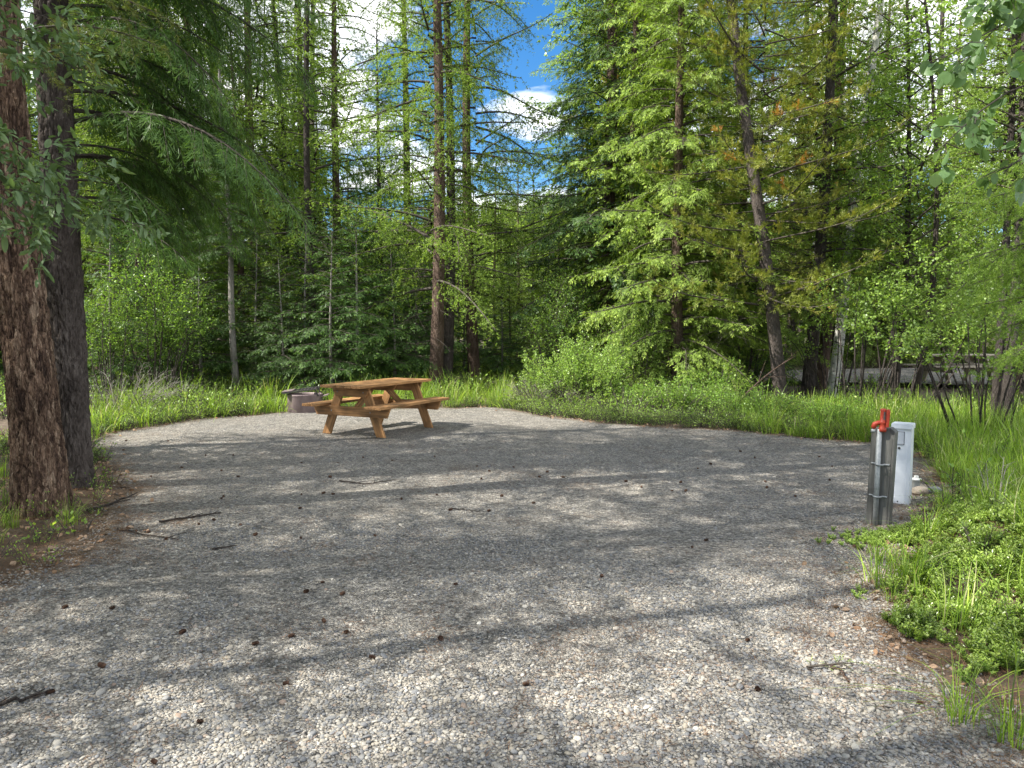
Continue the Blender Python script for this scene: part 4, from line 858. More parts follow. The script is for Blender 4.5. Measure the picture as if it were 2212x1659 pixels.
# the wood behind: rows of trees, cut lower where the sky shows through
def maxh(px, y):
    if px < 700: return 99
    if px < 1075: return 1.55 + y * (713 - 330) / 1597
    if px < 1275: return 1.55 + y * (713 - 440) / 1597
    return 99
HT = {'fir': 12, 'fir_wide': 11, 'spruce': 10, 'larch': 19, 'larch_thin': 16, 'larch_full': 9, 'pine': 12, 'aspen': 10, 'far': 14}
NM = {'fir': 'fir_tree', 'fir_wide': 'fir_tree', 'spruce': 'spruce_tree', 'larch': 'larch_tree', 'larch_thin': 'larch_tree', 'larch_full': 'larch_tree', 'pine': 'pine_tree', 'aspen': 'aspen_tree', 'far': 'fir_tree'}
rb = random.Random(9); used = [(o.location.x, o.location.y) for o in bpy.data.objects if o.get('category') == 'tree']
LB = {'fir': 'bright fir standing in the wood behind the clearing', 'fir_wide': 'wide fir standing in the wood behind the clearing', 'spruce': 'dark spruce standing in the wood behind the clearing', 'larch': 'tall larch standing in the wood behind the clearing',
      'larch_thin': 'thin larch standing in the wood behind the clearing', 'larch_full': 'pale larch standing in the wood behind the clearing', 'pine': 'yellowish pine standing in the wood behind the clearing', 'aspen': 'leafy aspen standing in the wood behind the clearing', 'far': 'distant fir deep in the wood behind the clearing'}
GB = {k: v.replace(' standing', 's').replace(' deep', 's').split(' in the')[0].replace('  ', ' ') + ' in the wood behind' for k, v in LB.items()}
cnt = 0
for row, (y0, step) in enumerate([(21, 2.2), (24.5, 2.4), (29, 2.6), (35, 3.0), (42, 3.6), (51, 4.2), (62, 5.0)]):
    x = -.78 * y0 - 2
    while x < .78 * y0 + 2:
        X_ = x + rb.uniform(-.8, .8); Y_ = y0 + rb.uniform(-1.6, 1.6); px = 1106 + 1597 * X_ / Y_; x += step * rb.uniform(.75, 1.25)
        if inside(np.array([X_]), np.array([Y_]), p2)[0] or min((X_ - a) ** 2 + (Y_ - b) ** 2 for a, b in used) < 1.4 ** 2: continue
        if 1760 < px < 2330 and Y_ < 31: continue
        if row >= 3: k = rb.choice(['far', 'far', 'far', 'larch_full', 'spruce'])
        elif px > 1750: k = rb.choice(['aspen', 'aspen', 'fir_wide', 'larch', 'larch_full'])
        elif px > 1290: k = rb.choice(['fir_wide', 'fir', 'larch', 'aspen', 'pine'])
        else: k = rb.choice(['spruce', 'larch', 'fir_wide', 'larch_full', 'larch', 'aspen' if px < 500 else 'larch_full'])
        mh = maxh(px, Y_); s = rb.uniform(.85, 1.3) if 700 < px < 1290 else rb.uniform(1.2, 1.8)
        if k in ('larch', 'larch_thin') and mh < 30 and px < 1080: s = s if rb.random() < .5 else min(s, mh / HT[k])
        else: s = min(s, mh / HT[k] * rb.uniform(.8, 1.0))
        if s < .35: continue
        tree(k, NM[k], LB[k], 'tree', X_, Y_, s, group=GB[k], lean=(rb.uniform(-.03, .03), rb.uniform(-.03, .03))); used.append((X_, Y_)); cnt += 1
print('background trees', cnt)
def far_conifer(seed):
    r = np.random.default_rng(seed); n = 90; u = r.random(n); az = r.uniform(0, 6.28, n); g = Geo(); B = np.stack([0 * u, 0 * u, 1.5 + 11 * u], 1)
    D = nrm(np.stack([np.cos(az), np.sin(az), -.45 + 0 * az], 1)); L = 2.6 * (1.05 - u) + .3; blades(g, B, D, nrm(np.cross(D, UPV + r.normal(0, .4, (n, 3)))), L, L * .55, np.clip(r.normal(.5, .2, n), 0, 1), 0, mid=.7)
    P = np.array([[[0, 0, -1.0], [0, 0, 6], [0, 0, 12.5]]]); tubes(g, P, np.array([[.2, .14, .03]]), 4, .2, 0)
    return g.mesh('far_conifer', [M['fir']], True)
X, Y, r = spread(9000, lambda X, Y: np.abs(X) < .8 * Y, (-330, 150), (380, 400), 81); k = len(X); s = r.uniform(.7, 1.5, k)
scatter('hill_forest', np.stack([X, Y, hillz(X, Y) - .3], 1), np.stack([0 * s, 0 * s, r.uniform(0, 6.28, k)], 1), np.stack([s, s, s], 1), [far_conifer(1), far_conifer(2), far_conifer(3)], 8)
# trees beside and left of the clearing, outside the frame: they throw the shade that lies on the gravel
for i, (X_, Y_, k, s) in enumerate([(-6.8, 7.6, 'larch', .9), (-8.8, 8.4, 'larch', .95), (-10.5, 6.2, 'larch', .95), (-6.4, 3.6, 'larch', .85), (-8.4, 2.6, 'larch', .9), (-11, 4.0, 'fir_wide', 1.2),
                                    (-7.4, .2, 'fir_wide', .8), (-4.6, .7, 'larch', .72), (-5.6, 2.1, 'larch_thin', .85), (-5.6, -1.4, 'larch', .75), (-8.8, -2.0, 'larch', .9)]):
    tree(k, NM[k], 'tree standing beside the gravel beyond the left edge of the view', 'tree', X_, Y_, s, group='trees left of the gravel')
# the larch outside the right edge whose boughs hang in
lr = thing('larch_tree', 'larch whose bright feathery boughs hang in from the right edge', 'tree', (5.6, 6.6, 0))
obj('trunk', trunk_mesh(10, .11, .03, 'bark_black', 61, .1), lr)
st, az, Ls, ri, dr = [], [], [], [], []
for i in range(22):
    z = .75 + 2.6 * i / 22; st.append((0, 0, z)); az.append(PI + rr.uniform(-.75, .75)); Ls.append(rr.uniform(1.1, 1.9) if z > 1.4 else rr.uniform(.9, 1.3)); ri.append(rr.uniform(.1, .25)); dr.append(rr.uniform(.3, .55))
obj('crown', bough_mesh(st, az, Ls, ri, dr, ('twig', 'larch'), 14, 1.1, kind='larch', nl=.036, nw=.0042), lr)

# ================================================================== leafy branches close to the lens
def leaf_shape(seed, m, ratio=.85, fold=.12):
    r = np.random.default_rng(seed); g = Geo(); v = np.linspace(0, 1, 5); u = np.array([-1, -.5, 0, .5, 1.]); U, V_ = np.meshgrid(u, v)
    w = np.sqrt(np.clip(1 - (2 * np.clip(V_, .02, .985) ** .85 - 1) ** 2, 0, 1)) * .5 * ratio
    Z = fold * np.abs(U) * w - .10 * (V_ - .3) ** 2 + .02 * np.sin(U * 3 + seed); i = np.arange(25).reshape(5, 5)
    g.add(np.stack([U * w, V_, Z], -1), np.stack([i[:-1, :-1], i[:-1, 1:], i[1:, 1:], i[1:, :-1]], -1).reshape(-1, 4), r.uniform(.3, .8), 0)
    return g.mesh('leaf', [M[m]], True)
def leafy_branch(parent, mains, seed, leaves, size, n_max, stem_m='twig', l2=5, l3=6, hang=.6, len2=.35, gap=.03, mass=1500, ratio=.9):
    """mains: lists of points. Builds one mesh of stems; every leaf is an object of its own up to n_max"""
    r = np.random.default_rng(seed); g = Geo(); K = 9
    P = []
    for p in mains:
        p = np.array(p, float); s = np.linspace(0, len(p) - 1, K); P.append(np.stack([np.interp(s, np.arange(len(p)), p[:, i]) for i in range(3)], 1))
    P = np.array(P); Nm = nrm(np.cross(np.gradient(P, axis=1)[:, 0], r.normal(0, 1, (len(P), 3))))
    tubes(g, P, np.linspace(1, .3, K)[None] * np.full((len(P), 1), .006), 5, .4, 0)
    C, Nc, _, _ = kids(P, Nm, plen(P) * l2, .15, 1, .8, lambda t, pl: len2 * np.clip(1.3 - t, .4, 1), 5, droop=.25, flat=0, r=r)
    tubes(g, C, np.linspace(1, .4, 5)[None] * np.full((len(C), 1), .0026), 4, .4, 0)
    E, Ne, _, _ = kids(C, Nc, plen(C) * l3, .2, 1, .8, lambda t, pl: .10 + 0 * t, 3, droop=.3, flat=0, r=r)
    tubes(g, E, np.full((len(E), 3), .0013), 3, .4, 0)
    obj('stem', g.mesh('stem', [M[stem_m]], True), parent)
    Q = [E, C]; pos, tan = [], []
    for q in Q:
        idx = np.repeat(np.arange(len(q)), np.maximum((plen(q) / gap).astype(int), 1)); B, T = samp(q, idx, r.uniform(.2, 1, len(idx))); pos.append(B); tan.append(T)
    pos = np.concatenate(pos); tan = np.concatenate(tan); o = r.permutation(len(pos))[:n_max]; base = Vector(parent.location)
    for j in o:
        D = Vector(tan[j]) * .5 + Vector(r.normal(0, .55, 3)) - Vector((0, 0, hang)); D.normalize()
        X_ = D.cross(Vector(r.normal(0, .5, 3)) + Vector((0, 0, 1))).normalized(); Z_ = X_.cross(D)
        s = size * r.uniform(.65, 1.15); mt = Matrix((X_, D, Z_)).transposed()
        lf = bpy.data.objects.new('leaf', leaves[r.integers(len(leaves))]); COL.objects.link(lf); lf.parent = parent
        lf.matrix_local = Matrix.Translation(Vector(pos[j]) + D * .008) @ mt.to_4x4() @ Matrix.Diagonal((s, s, s, 1))
    oo = r.permutation(len(pos))[:mass]; gm = Geo(); Dm = nrm(tan[oo] * .5 + r.normal(0, .55, (len(oo), 3)) - UPV * hang); Sm = nrm(np.cross(Dm, UPV + r.normal(0, .5, (len(oo), 3))))
    Zm = np.cross(Sm, Dm); sz_ = size * r.uniform(.55, 1.0, len(oo)); B0 = pos[oo] + r.normal(0, .03, (len(oo), 3)); hw = ratio * .5; tn = np.clip(r.normal(.5, .2, len(oo)), 0, 1)
    for sg in (-1, 1):
        p = [B0, B0 + (Dm * .3 + Sm * sg * hw * .9 + Zm * .05) * sz_[:, None], B0 + (Dm * .75 + Sm * sg * hw * .75 + Zm * .05) * sz_[:, None], B0 + Dm * sz_[:, None]]
        gm.add(np.stack(p, 1), np.arange(len(oo) * 4).reshape(-1, 4), np.repeat(tn, 4), 0)
    obj('foliage', gm.mesh('foliage', [leaves[0].materials[0]], True), parent)['kind'] = 'stuff'
    print('leaves', len(o))
LA = [leaf_shape(i, 'aspen_leaf', .9) for i in range(4)]; LW = [leaf_shape(10 + i, 'leaf_grey', .36) for i in range(4)]
asp = thing('aspen_tree', 'aspen with big round leaves hanging in close at the top right corner', 'tree', (3.6, 3.3, 0))
obj('trunk', trunk_mesh(6, .06, .02, 'bark_aspen', 66, .1), asp)
def rel(px, py, y, o): return tuple(AT(px, py, y) - o.location)
mains = [[rel(2600, -60, 3.3, asp), rel(2330, -20, 3.1, asp), rel(2150, 60, 3.0, asp), rel(2030, 130, 2.9, asp)],
         [rel(2600, 60, 3.3, asp), rel(2350, 130, 3.0, asp), rel(2150, 210, 2.9, asp), rel(2020, 330, 2.85, asp)],
         [rel(2600, 100, 3.2, asp), rel(2400, 200, 2.9, asp), rel(2270, 290, 2.8, asp), rel(2170, 370, 2.8, asp)],
         [rel(2600, -200, 3.4, asp), rel(2350, -180, 3.2, asp), rel(2200, -90, 3.1, asp), rel(2120, 0, 3.0, asp)]]
leafy_branch(asp, mains, 3, LA, .056, 300, l2=5, l3=7, hang=.9, len2=.26, gap=.02, mass=700)
wil = thing('willow_shrub', 'grey green small leaved shrub hanging across the two big trunks at the left', 'shrub', (-4.6, 4.2, 0))
obj('trunk', trunk_mesh(4, .035, .012, 'bark_grey', 67, .1), wil)
mains = [[rel(-300, 250, 4.4, wil), rel(-50, 330, 4.3, wil), rel(130, 400, 4.3, wil), rel(300, 490, 4.3, wil)], [rel(-300, 60, 4.4, wil), rel(-60, 60, 4.2, wil), rel(100, 110, 4.2, wil), rel(230, 190, 4.3, wil)],
         [rel(-300, 330, 4.3, wil), rel(-60, 380, 4.1, wil), rel(40, 450, 4.1, wil), rel(95, 510, 4.1, wil)], [rel(-200, -60, 4.4, wil), rel(0, 10, 4.2, wil), rel(110, 40, 4.2, wil), rel(190, 110, 4.3, wil)],
         [rel(-200, 200, 4.4, wil), rel(0, 290, 4.2, wil), rel(110, 350, 4.2, wil), rel(260, 400, 4.3, wil)]]
leafy_branch(wil, mains, 5, LW, .082, 300, l2=6, l3=8, hang=.1, len2=.36, gap=.014, mass=2600, ratio=.36)

# ================================================================== shrubs and small plants
def plant(name, label, cat, mesh_, x, y, s=1.0, sz=None, rz=None, group=None):
    t = thing(name, label, cat, (x, y, HZ(x, y)), rz if rz is not None else random.uniform(0, 6), group, (s, s, sz or s)); obj('growth', mesh_, t); return t
SH = {'bush': shrub(1.15, 1.45, 60, 71, .036, .024, .012, ('twig', 'leaf'), 1.0, 9, 12), 'low': shrub(.75, 1.1, 40, 72, .042, .028, .015, ('twig', 'leaf_bright'), 1.0, 9, 12),
      'tall': shrub(2.9, 1.15, 13, 73, .05, .034, .034, ('twig', 'leaf_bright'), 1.0, 7, 9, .3), 'bare': shrub(1.3, 1.5, 22, 74, 0, 0, 1, ('dead_twig', 'leaf'), 1.2, 8, 8, tw=.0018),
      'stems': shrub(3.0, 1.3, 12, 75, .065, .05, .028, ('bark_black', 'leaf'), 1.0, 5, 8, .56)}
def PL(k, name, label, px, py=None, y=None, **kw):
    x, yy = G(px, py) if py else (px_at(px, y), y)
    return plant(name, label, 'shrub', SH[k], x, yy, **kw)
PL('bush', 'bush', 'round green bush at the gravel edge right of the picnic table', 1262, 872, s=1.05, sz=1.2, rz=0)
PL('low', 'bush', 'low bright shrub just right of the round bush', 1405, 885, s=.8)
PL('low', 'bush', 'low bright shrub in the middle of the right gravel edge', 1500, 893, s=.85)
PL('low', 'bush', 'low bright shrub where the tall grass begins on the right', 1590, 905, s=.7)
PL('low', 'bush', 'low bright shrub between the round bush and the middle of the right gravel edge', 1450, 896, s=.8)
PL('low', 'bush', 'low bright shrub standing among the first of the tall grass on the right', 1650, 915, s=.7, sz=.8)
PL('low', 'bush', 'low shrub in the tall grass left of the wooden post', 1800, 928, s=.7)
PL('low', 'bush', 'taller bright shrub behind the low ones on the right gravel edge', 1540, 875, s=1.0, sz=1.2)
PL('bush', 'bush', 'small green bush tucked behind the left side of the round bush', 1185, 862, s=.62)
PL('bare', 'dead_brush', 'tangle of bleached bare twigs at the foot of the round bush', 1150, 876, s=.6, sz=.5)
PL('bare', 'dead_brush', 'tangle of bleached bare branches beside the dark trunk at the left', 255, y=13.4, s=.75)
PL('tall', 'leafy_shrub', 'tall sunlit yellow green shrub behind the grass at the left', 325, y=15.6, s=1.05, rz=0)
PL('tall', 'leafy_shrub', 'sunlit shrub between the sunlit tall one and the dark trunk', 235, y=14.8, s=.8, rz=1)
PL('tall', 'leafy_shrub', 'leafy shrub on the right of the sunlit yellow green one', 400, y=17.0, s=.9, rz=2)
PL('tall', 'leafy_shrub', 'leafy shrub growing up behind the round bush', 1215, y=17.5, s=.95, rz=3)
PL('tall', 'leafy_shrub', 'leafy shrub beneath the boughs of the bright fir', 1375, y=16.3, s=.75, rz=4)
PL('tall', 'leafy_shrub', 'leafy shrub between the leaning pine and the bright fir', 1600, y=18.2, s=.8, rz=5)
for i, (px, y, s, l) in enumerate([(1855, 13.6, .9, 'dark stemmed shrub left of the far picnic table'), (1935, 13.4, .85, 'dark stemmed shrub in front of the far picnic table'), (1800, 15.2, .8, 'dark stemmed shrub before the white aspen'), (2140, 13.4, .9, 'dark stemmed shrub beside the trunk cluster on the right'), (2120, 10.6, .8, 'leafy shrub right of the trunk cluster above the grass')]):
    PL('stems', 'leafy_shrub', l, px, y=y, s=s, rz=i * 1.3, group='dark stemmed shrubs on the right')
HB2 = [herb(31, .34, 'leaf_bright', 8, .05, .034), herb(32, .26, 'leaf', 6, .055, .036)]
for px, py, s, k, l in [(2060, 1085, 1.0, 0, 'leafy weed behind the ground cover mound'), (2110, 1075, 1.15, 0, 'larger leafy weed near the bare twigs on the mound'), (2150, 1010, 1.3, 0, 'leafy weed under the hanging larch boughs'),
                        (100, 1175, .75, 1, 'leafy weed at the foot of the reddish trunk'), (170, 1160, .8, 1, 'leafy weed between the reddish trunk and the gravel'), (100, 1228, .4, 1, 'tiny leafy weed on the needle litter'), (195, 1050, .8, 1, 'leafy weed right of the dark trunk')]:
    x, y = G(px, py); plant('weed', l, 'plant', HB2[k], x, y, s)
x, y = G(2150, 1120); plant('dead_shrub', 'bare forked stems standing on the ground cover mound', 'plant', shrub(.7, .28, 7, 78, 0, 0, 1, ('dead_twig', 'leaf'), 1.3, 5, 6, .4), x, y, .75)
GT = [grass_clump(70, .40, .09, .9, .0022, 11), grass_clump(60, .36, .10, 1.3, .0024, 12)]
for px, py, s, k, l in [(1955, 1262, .85, 0, 'tall grass tuft on the near end of the ground cover'), (2000, 1190, .8, 0, 'grass tuft beside the wooden post'), (2070, 1555, .8, 1, 'yellow green grass tuft on the gravel at the lower right'), (2185, 1600, .85, 0, 'grass tuft at the lower right corner'),
                        (150, 1140, .7, 0, 'grass tuft at the foot of the dark trunk'), (25, 1150, .6, 0, 'grass tuft left of the reddish trunk'), (2040, 1115, .9, 1, 'grass tuft behind the ground cover near the rocks')]:
    x, y = G(px, py); t = thing('grass_tuft', l, 'grass', (x, y, HZ(x, y) - .01), random.uniform(0, 6), 'single grass tufts', s); obj('blade_cluster', GT[k], t)

# ================================================================== built things
def wood(name, c, grey=0.0):
    m, t = mat(name); tc_ = N(t, 'ShaderNodeTexCoord'); oi = N(t, 'ShaderNodeObjectInfo')
    ad = N(t, 'ShaderNodeVectorMath', operation='ADD'); t.links.new(tc_.outputs['Object'], ad.inputs[0])
    ml = N(t, 'ShaderNodeMath', operation='MULTIPLY'); t.links.new(oi.outputs['Random'], ml.inputs[0]); ml.inputs[1].default_value = 30; t.links.new(ml.outputs[0], ad.inputs[1])
    mp = N(t, 'ShaderNodeMapping'); mp.inputs['Scale'].default_value = (2.2, 42, 42); t.links.new(ad.outputs[0], mp.inputs[0])
    n = N(t, 'ShaderNodeTexNoise'); n.inputs['Scale'].default_value = 1; n.inputs['Detail'].default_value = 7; n.inputs['Distortion'].default_value = .6; t.links.new(mp.outputs[0], n.inputs['Vector'])
    r = ramp(t, [(.25, [v * .45 for v in c]), (.5, c), (.75, [v * 1.5 for v in c])], n.outputs[0])
    n2 = N(t, 'ShaderNodeTexNoise'); n2.inputs['Scale'].default_value = 5; n2.inputs['Detail'].default_value = 5; t.links.new(ad.outputs[0], n2.inputs['Vector'])
    mr = N(t, 'ShaderNodeMapRange'); mr.inputs[1].default_value = .3; mr.inputs[2].default_value = .7; mr.inputs[3].default_value = .65; mr.inputs[4].default_value = 1.3; t.links.new(n2.outputs[0], mr.inputs[0])
    hs = N(t, 'ShaderNodeHueSaturation'); t.links.new(r.outputs[0], hs.inputs['Color']); t.links.new(mr.outputs[0], hs.inputs['Value'])
    p = N(t, 'ShaderNodeBsdfPrincipled'); p.inputs['Roughness'].default_value = .6; p.inputs['Specular IOR Level'].default_value = .3; t.links.new(hs.outputs[0], p.inputs['Base Color'])
    b = N(t, 'ShaderNodeBump'); b.inputs['Strength'].default_value = .5; b.inputs['Distance'].default_value = .003; t.links.new(n.outputs[0], b.inputs['Height']); t.links.new(b.outputs[0], p.inputs['Normal'])
    o = N(t, 'ShaderNodeOutputMaterial'); t.links.new(p.outputs[0], o.inputs[0]); return m
M['stain'] = wood('brown_stained_wood', (.30, .158, .064)); M['greywood'] = wood('weathered_grey_wood', (.10, .098, .09)); M['oldwood'] = wood('lightened_bleached_planks', (.40, .34, .26))  # far table's bleached tone is lightened further, in place of sun blocked there
M['galv'] = surf_mat('galvanised_steel', [(.3, (.20, .215, .22)), (.7, (.33, .345, .35))], (40, 40, 40), rough=.6, metal=.45, bump=.05)
M['red'] = surf_mat('red_painted_iron', [(.3, (.20, .022, .012)), (.7, (.34, .045, .022))], (30, 30, 30), rough=.5, bump=.1)
M['white'] = surf_mat('white_powder_coat', [(.25, (.58, .62, .67)), (.6, (.68, .71, .75))], (7, 7, 3), rough=.38, bump=.02)
M['greyplastic'] = surf_mat('grey_plastic', [(.3, (.42, .45, .49)), (.7, (.48, .51, .55))], (20, 20, 20), rough=.4, bump=.02)
M['darkmetal'] = surf_mat('dark_metal', [(.3, (.05, .05, .05)), (.7, (.10, .09, .085))], (30, 30, 30), rough=.55, metal=.4, bump=.1)
M['rust'] = surf_mat('heat_stained_steel', [(.3, (.115, .085, .085)), (.55, (.20, .155, .155)), (.75, (.27, .215, .20))], (7, 7, 5), rough=.55, metal=.25, bump=.15, detail=8)
M['pvc'] = surf_mat('white_pvc', [(.3, (.62, .62, .58)), (.7, (.74, .74, .70))], (20, 20, 20), rough=.4, bump=.02)
M['rock_tan'] = surf_mat('tan_rock', [(.3, (.22, .17, .12)), (.6, (.40, .34, .27)), (.8, (.5, .46, .4))], (14, 14, 14), rough=.8, bump=.4)
M['rock_grey'] = surf_mat('grey_rock', [(.3, (.12, .125, .13)), (.7, (.26, .265, .27))], (14, 14, 14), rough=.8, bump=.4)
M['cone'] = surf_mat('cone_scales', [(.3, (.045, .026, .018)), (.7, (.14, .075, .045))], (60, 60, 60), rough=.8, bump=.3)
import bmesh
def prism(outline, th, m, bev=.004, name='piece'):
    """outline in local XY (X along the grain), thickness along Z, centred"""
    bm = bmesh.new(); lo = [bm.verts.new((x, y, -th / 2)) for x, y in outline]; hi = [bm.verts.new((x, y, th / 2)) for x, y in outline]; n = len(outline)
    bm.faces.new(lo[::-1]); bm.faces.new(hi)
    for i in range(n): bm.faces.new((lo[i], lo[(i + 1) % n], hi[(i + 1) % n], hi[i]))
    if bev: bmesh.ops.bevel(bm, geom=bm.edges[:], offset=bev, segments=2, affect='EDGES', profile=.6)
    bmesh.ops.recalc_face_normals(bm, faces=bm.faces[:]); me = bpy.data.meshes.new(name); bm.to_mesh(me); bm.free(); me.materials.append(M[m]); return me
def place(name, me, parent, o, X_, Y_):
    """object with local X, Y axes set to the given directions"""
    X_ = Vector(X_).normalized(); Y_ = Vector(Y_); Y_ = (Y_ - X_ * Y_.dot(X_)).normalized(); Z_ = X_.cross(Y_)
    ob = bpy.data.objects.new(name, me); COL.objects.link(ob); ob.parent = parent
    ob.matrix_local = Matrix.Translation(Vector(o)) @ Matrix((X_, Y_, Z_)).transposed().to_4x4(); return ob
def rect(l, w): return [(-l / 2, -w / 2), (l / 2, -w / 2), (l / 2, w / 2), (-l / 2, w / 2)]
def lathe(prof, m, S=24, name='turned', smooth=True, cap=True):
    g = Geo(); a = np.arange(S) / S * 2 * PI; p = np.array(prof, float); V = np.stack([p[:, None, 0] * np.cos(a), p[:, None, 0] * np.sin(a), np.broadcast_to(p[:, None, 1], (len(p), S))], -1)
    i = np.arange(len(p) * S).reshape(len(p), S); g.add(V, np.stack([i[:-1], np.roll(i[:-1], -1, 1), np.roll(i[1:], -1, 1), i[1:]], -1)); me = g.mesh(name, [M[m]], smooth)
    return me
def picnic_table(label, loc, rz, m, group=None, L=1.83):
    t = thing('picnic_table', label, 'picnic table', loc, rz, group)
    pl = prism(rect(L, .138), .038, m, .005, 'plank')
    rr_ = random.Random(5)
    for k in range(5): place('plank', pl, t, (rr_.uniform(-.006, .006), -.292 + .146 * k, .731 + rr_.uniform(-.0015, .0015)), (1, 0, 0), (0, 1, 0))
    for s in (-1, 1):
        for y in (.49, .635): place('bench_plank', pl, t, (rr_.uniform(-.008, .008), s * y, .446), (1, 0, 0), (0, 1, 0))
    cl = prism([(-.27, -.07), (.27, -.07), (.345, .07), (-.345, .07)], .038, m, name='top_beam')
    sb = prism([(-.64, -.07), (.64, -.07), (.70, .07), (-.70, .07)], .038, m, name='seat_beam')
    bolt = lathe([(0, .006), (.009, .005), (.011, 0), (.011, -.004)], 'galv', 8, 'bolt')
    for s in (-1, 1):
        x = s * .66
        place('top_beam', cl, t, (x, 0, .641), (0, 1, 0), (0, 0, 1)); place('seat_beam', sb, t, (x + s * .001, 0, .356), (0, 1, 0), (0, 0, 1))
        for q in (-1, 1):
            a = Vector((x - s * .042, q * .50, 0)); b = Vector((x - s * .042, q * .215, .705)); d = (b - a).normalized(); ang = math.atan2(abs(d.y), d.z)
            ln = (b - a).length; k = math.tan(ang) * .07
            out_ = [(-k * q * s, -.07), (ln - k * q * s, -.07), (ln + k * q * s, .07), (k * q * s, .07)]
            out_ = [(0 - k, -.07), (ln - k, -.07), (ln + k, .07), (0 + k, .07)]
            Yd = Vector((0, -q * math.cos(ang), -math.sin(ang)))        # towards the centre line, down
            # ends cut level with the ground: outline is sheared along the leg
            place('leg', prism([(k, -.07), (ln + k, -.07), (ln - k, .07), (-k, .07)] if True else out_, .038, m, name='leg'), t, a, d, -Yd)
            for zz, yy in ((.356, q * .355), (.64, q * .235)):
                place('bolt', bolt, t, (x + s * .020, yy, zz), (0, 1, 0), (0, 0, s * 1.0))
        a = Vector((s * .60, 0, .345)); b = Vector((s * .13, 0, .70)); d = b - a
        place('brace', prism([(0, -.045), (d.length, -.045), (d.length - .05, .045), (.04, .045)], .038, m, name='brace'), t, a, d, (s * .6, 0, 1))
    place('middle_beam', prism([(-.27, -.045), (.27, -.045), (.33, .045), (-.33, .045)], .038, m, name='middle_beam'), t, (0, 0, .664), (0, 1, 0), (0, 0, 1))
    return t
ang = math.radians(27)
picnic_table('brown stained wooden picnic table standing on the gravel', (-2.04, 11.30, .012), PI / 2 - ang, 'stain')
picnic_table('pale bleached picnic table on the next site beyond the grass at the right', (12.0, 19.9, .15), .12, 'oldwood', L=2.3)

# fire ring
fx, fy = G(650, 893); fy += .30; fr = thing('fire_ring', 'squat round steel fire ring with a flat grate on top behind the picnic table', 'fire ring', (fx, fy, 0), .15)
obj('ring_wall', lathe([(.30, -.05), (.325, 0), (.325, .32), (.332, .335), (.325, .345), (.312, .34), (.308, .30), (.300, .02), (.28, .01), (0, .012)], 'rust', 40), fr)
obj('ash_bed', lathe([(.30, .03), (.2, .06), (0, .075)], 'soil', 20), fr)
gb = prism(rect(.64, .05), .03, 'darkmetal', .003)
for yy in (-.24, .24): place('grate_rail', gb, fr, (-.06, yy, .415 ), (1, 0, .12), (0, 1, 0))
for k in range(9): place('grate_bar', prism(rect(.48, .014), .012, 'darkmetal', .002, 'grate_bar'), fr, (-.33 + .066 * k, 0, .40 + .008 * k - .012), (0, 1, 0), (-1, 0, -.12))
place('grate_plate', prism(rect(.20, .53), .008, 'rust', .001), fr, (-.30, 0, .408), (1, 0, .12), (0, 1, 0))
for yy in (-.22, .22): place('grate_arm', prism(rect(.17, .03), .012, 'darkmetal', .002), fr, (.24, yy, .385), (-.45, 0, 1), (1, 0, 0))
place('hinge_plate', prism(rect(.16, .30), .012, 'rust', .002), fr, (.365, 0, .31), (1, 0, .25), (0, 1, 0))

# water tap post
wx, wy = G(1901, 1143); wp = thing('tap_post', 'weathered grey timber post with a galvanised pipe and red tap at the right', 'water tap', (wx, wy + .02, 0), math.radians(-38)); wp.rotation_euler.y = .03
rp_ = prism([(-.1, -.085), (.79, -.085), (.80, -.02), (.805, .05), (.775, .085), (-.1, .085)], .10, 'greywood', .005)
place('post', rp_, wp, (-.004, -.010, 0), (0, 0, 1), (1, 0, 0))
for xo in (-.045, .062): place('crack', prism([(.02 + abs(xo), -.0025), (.7, -.001), (.72, .001), (.04, .003)], .004, 'darkmetal', 0), wp, (xo, -.0605, 0), (0, 0, 1), (1, 0, 0))
obj('pipe', lathe([(.0, -.05), (.0195, -.05), (.0195, .795), (0, .795)], 'galv', 20), wp, (-.012, -.088, 0), (0, -.02, 0))
def strap(z):
    pts = [(-.075, -.062), (-.045, -.064), (-.036, -.10), (-.022, -.117), (-.002, -.117), (.012, -.10), (.022, -.064), (.055, -.062)]
    g = Geo(); P = np.array([[(x, y, 0) for x, y in pts]], float); tubes(g, P, np.full((1, len(pts)), .0075), 6); o = obj('pipe_strap', g.mesh('pipe_strap', [M['galv']]), wp, (0, 0, z)); return o
strap(.52); strap(.27)
tap = obj('tap', lathe([(0, .775), (.026, .775), (.029, .785), (.029, .80), (.024, .806), (.024, .835), (.028, .842), (.028, .852), (.023, .858), (.021, .93), (.024, .945), (.016, .952), (0, .953)], 'red', 24), wp, (-.008, -.085, 0))
g = Geo(); tubes(g, np.array([[(0, 0, .838), (-.03, -.012, .842), (-.052, -.02, .83), (-.058, -.023, .805), (-.058, -.023, .788)]]), np.array([[.017, .018, .019, .020, .022]]), 14)
obj('spout', g.mesh('spout', [M['red']]), wp, (-.008, -.085, 0))
obj('spout_nipple', lathe([(0, -.012), (.018, -.012), (.018, .012), (0, .012)], 'galv', 14), wp, (-.066, -.108, .778))
place('tap_lever', prism([(-.075, -.010), (.062, -.012), (.07, .004), (.05, .014), (-.07, .012)], .016, 'red', .004), wp, (.028, -.10, .885), (.02, -.02, 1), (1, 0, 0))
place('lever_slot', prism(rect(.06, .010), .008, 'darkmetal', 0), wp, (.006, -.117, .90), (0, 0, 1), (1, 0, 0))

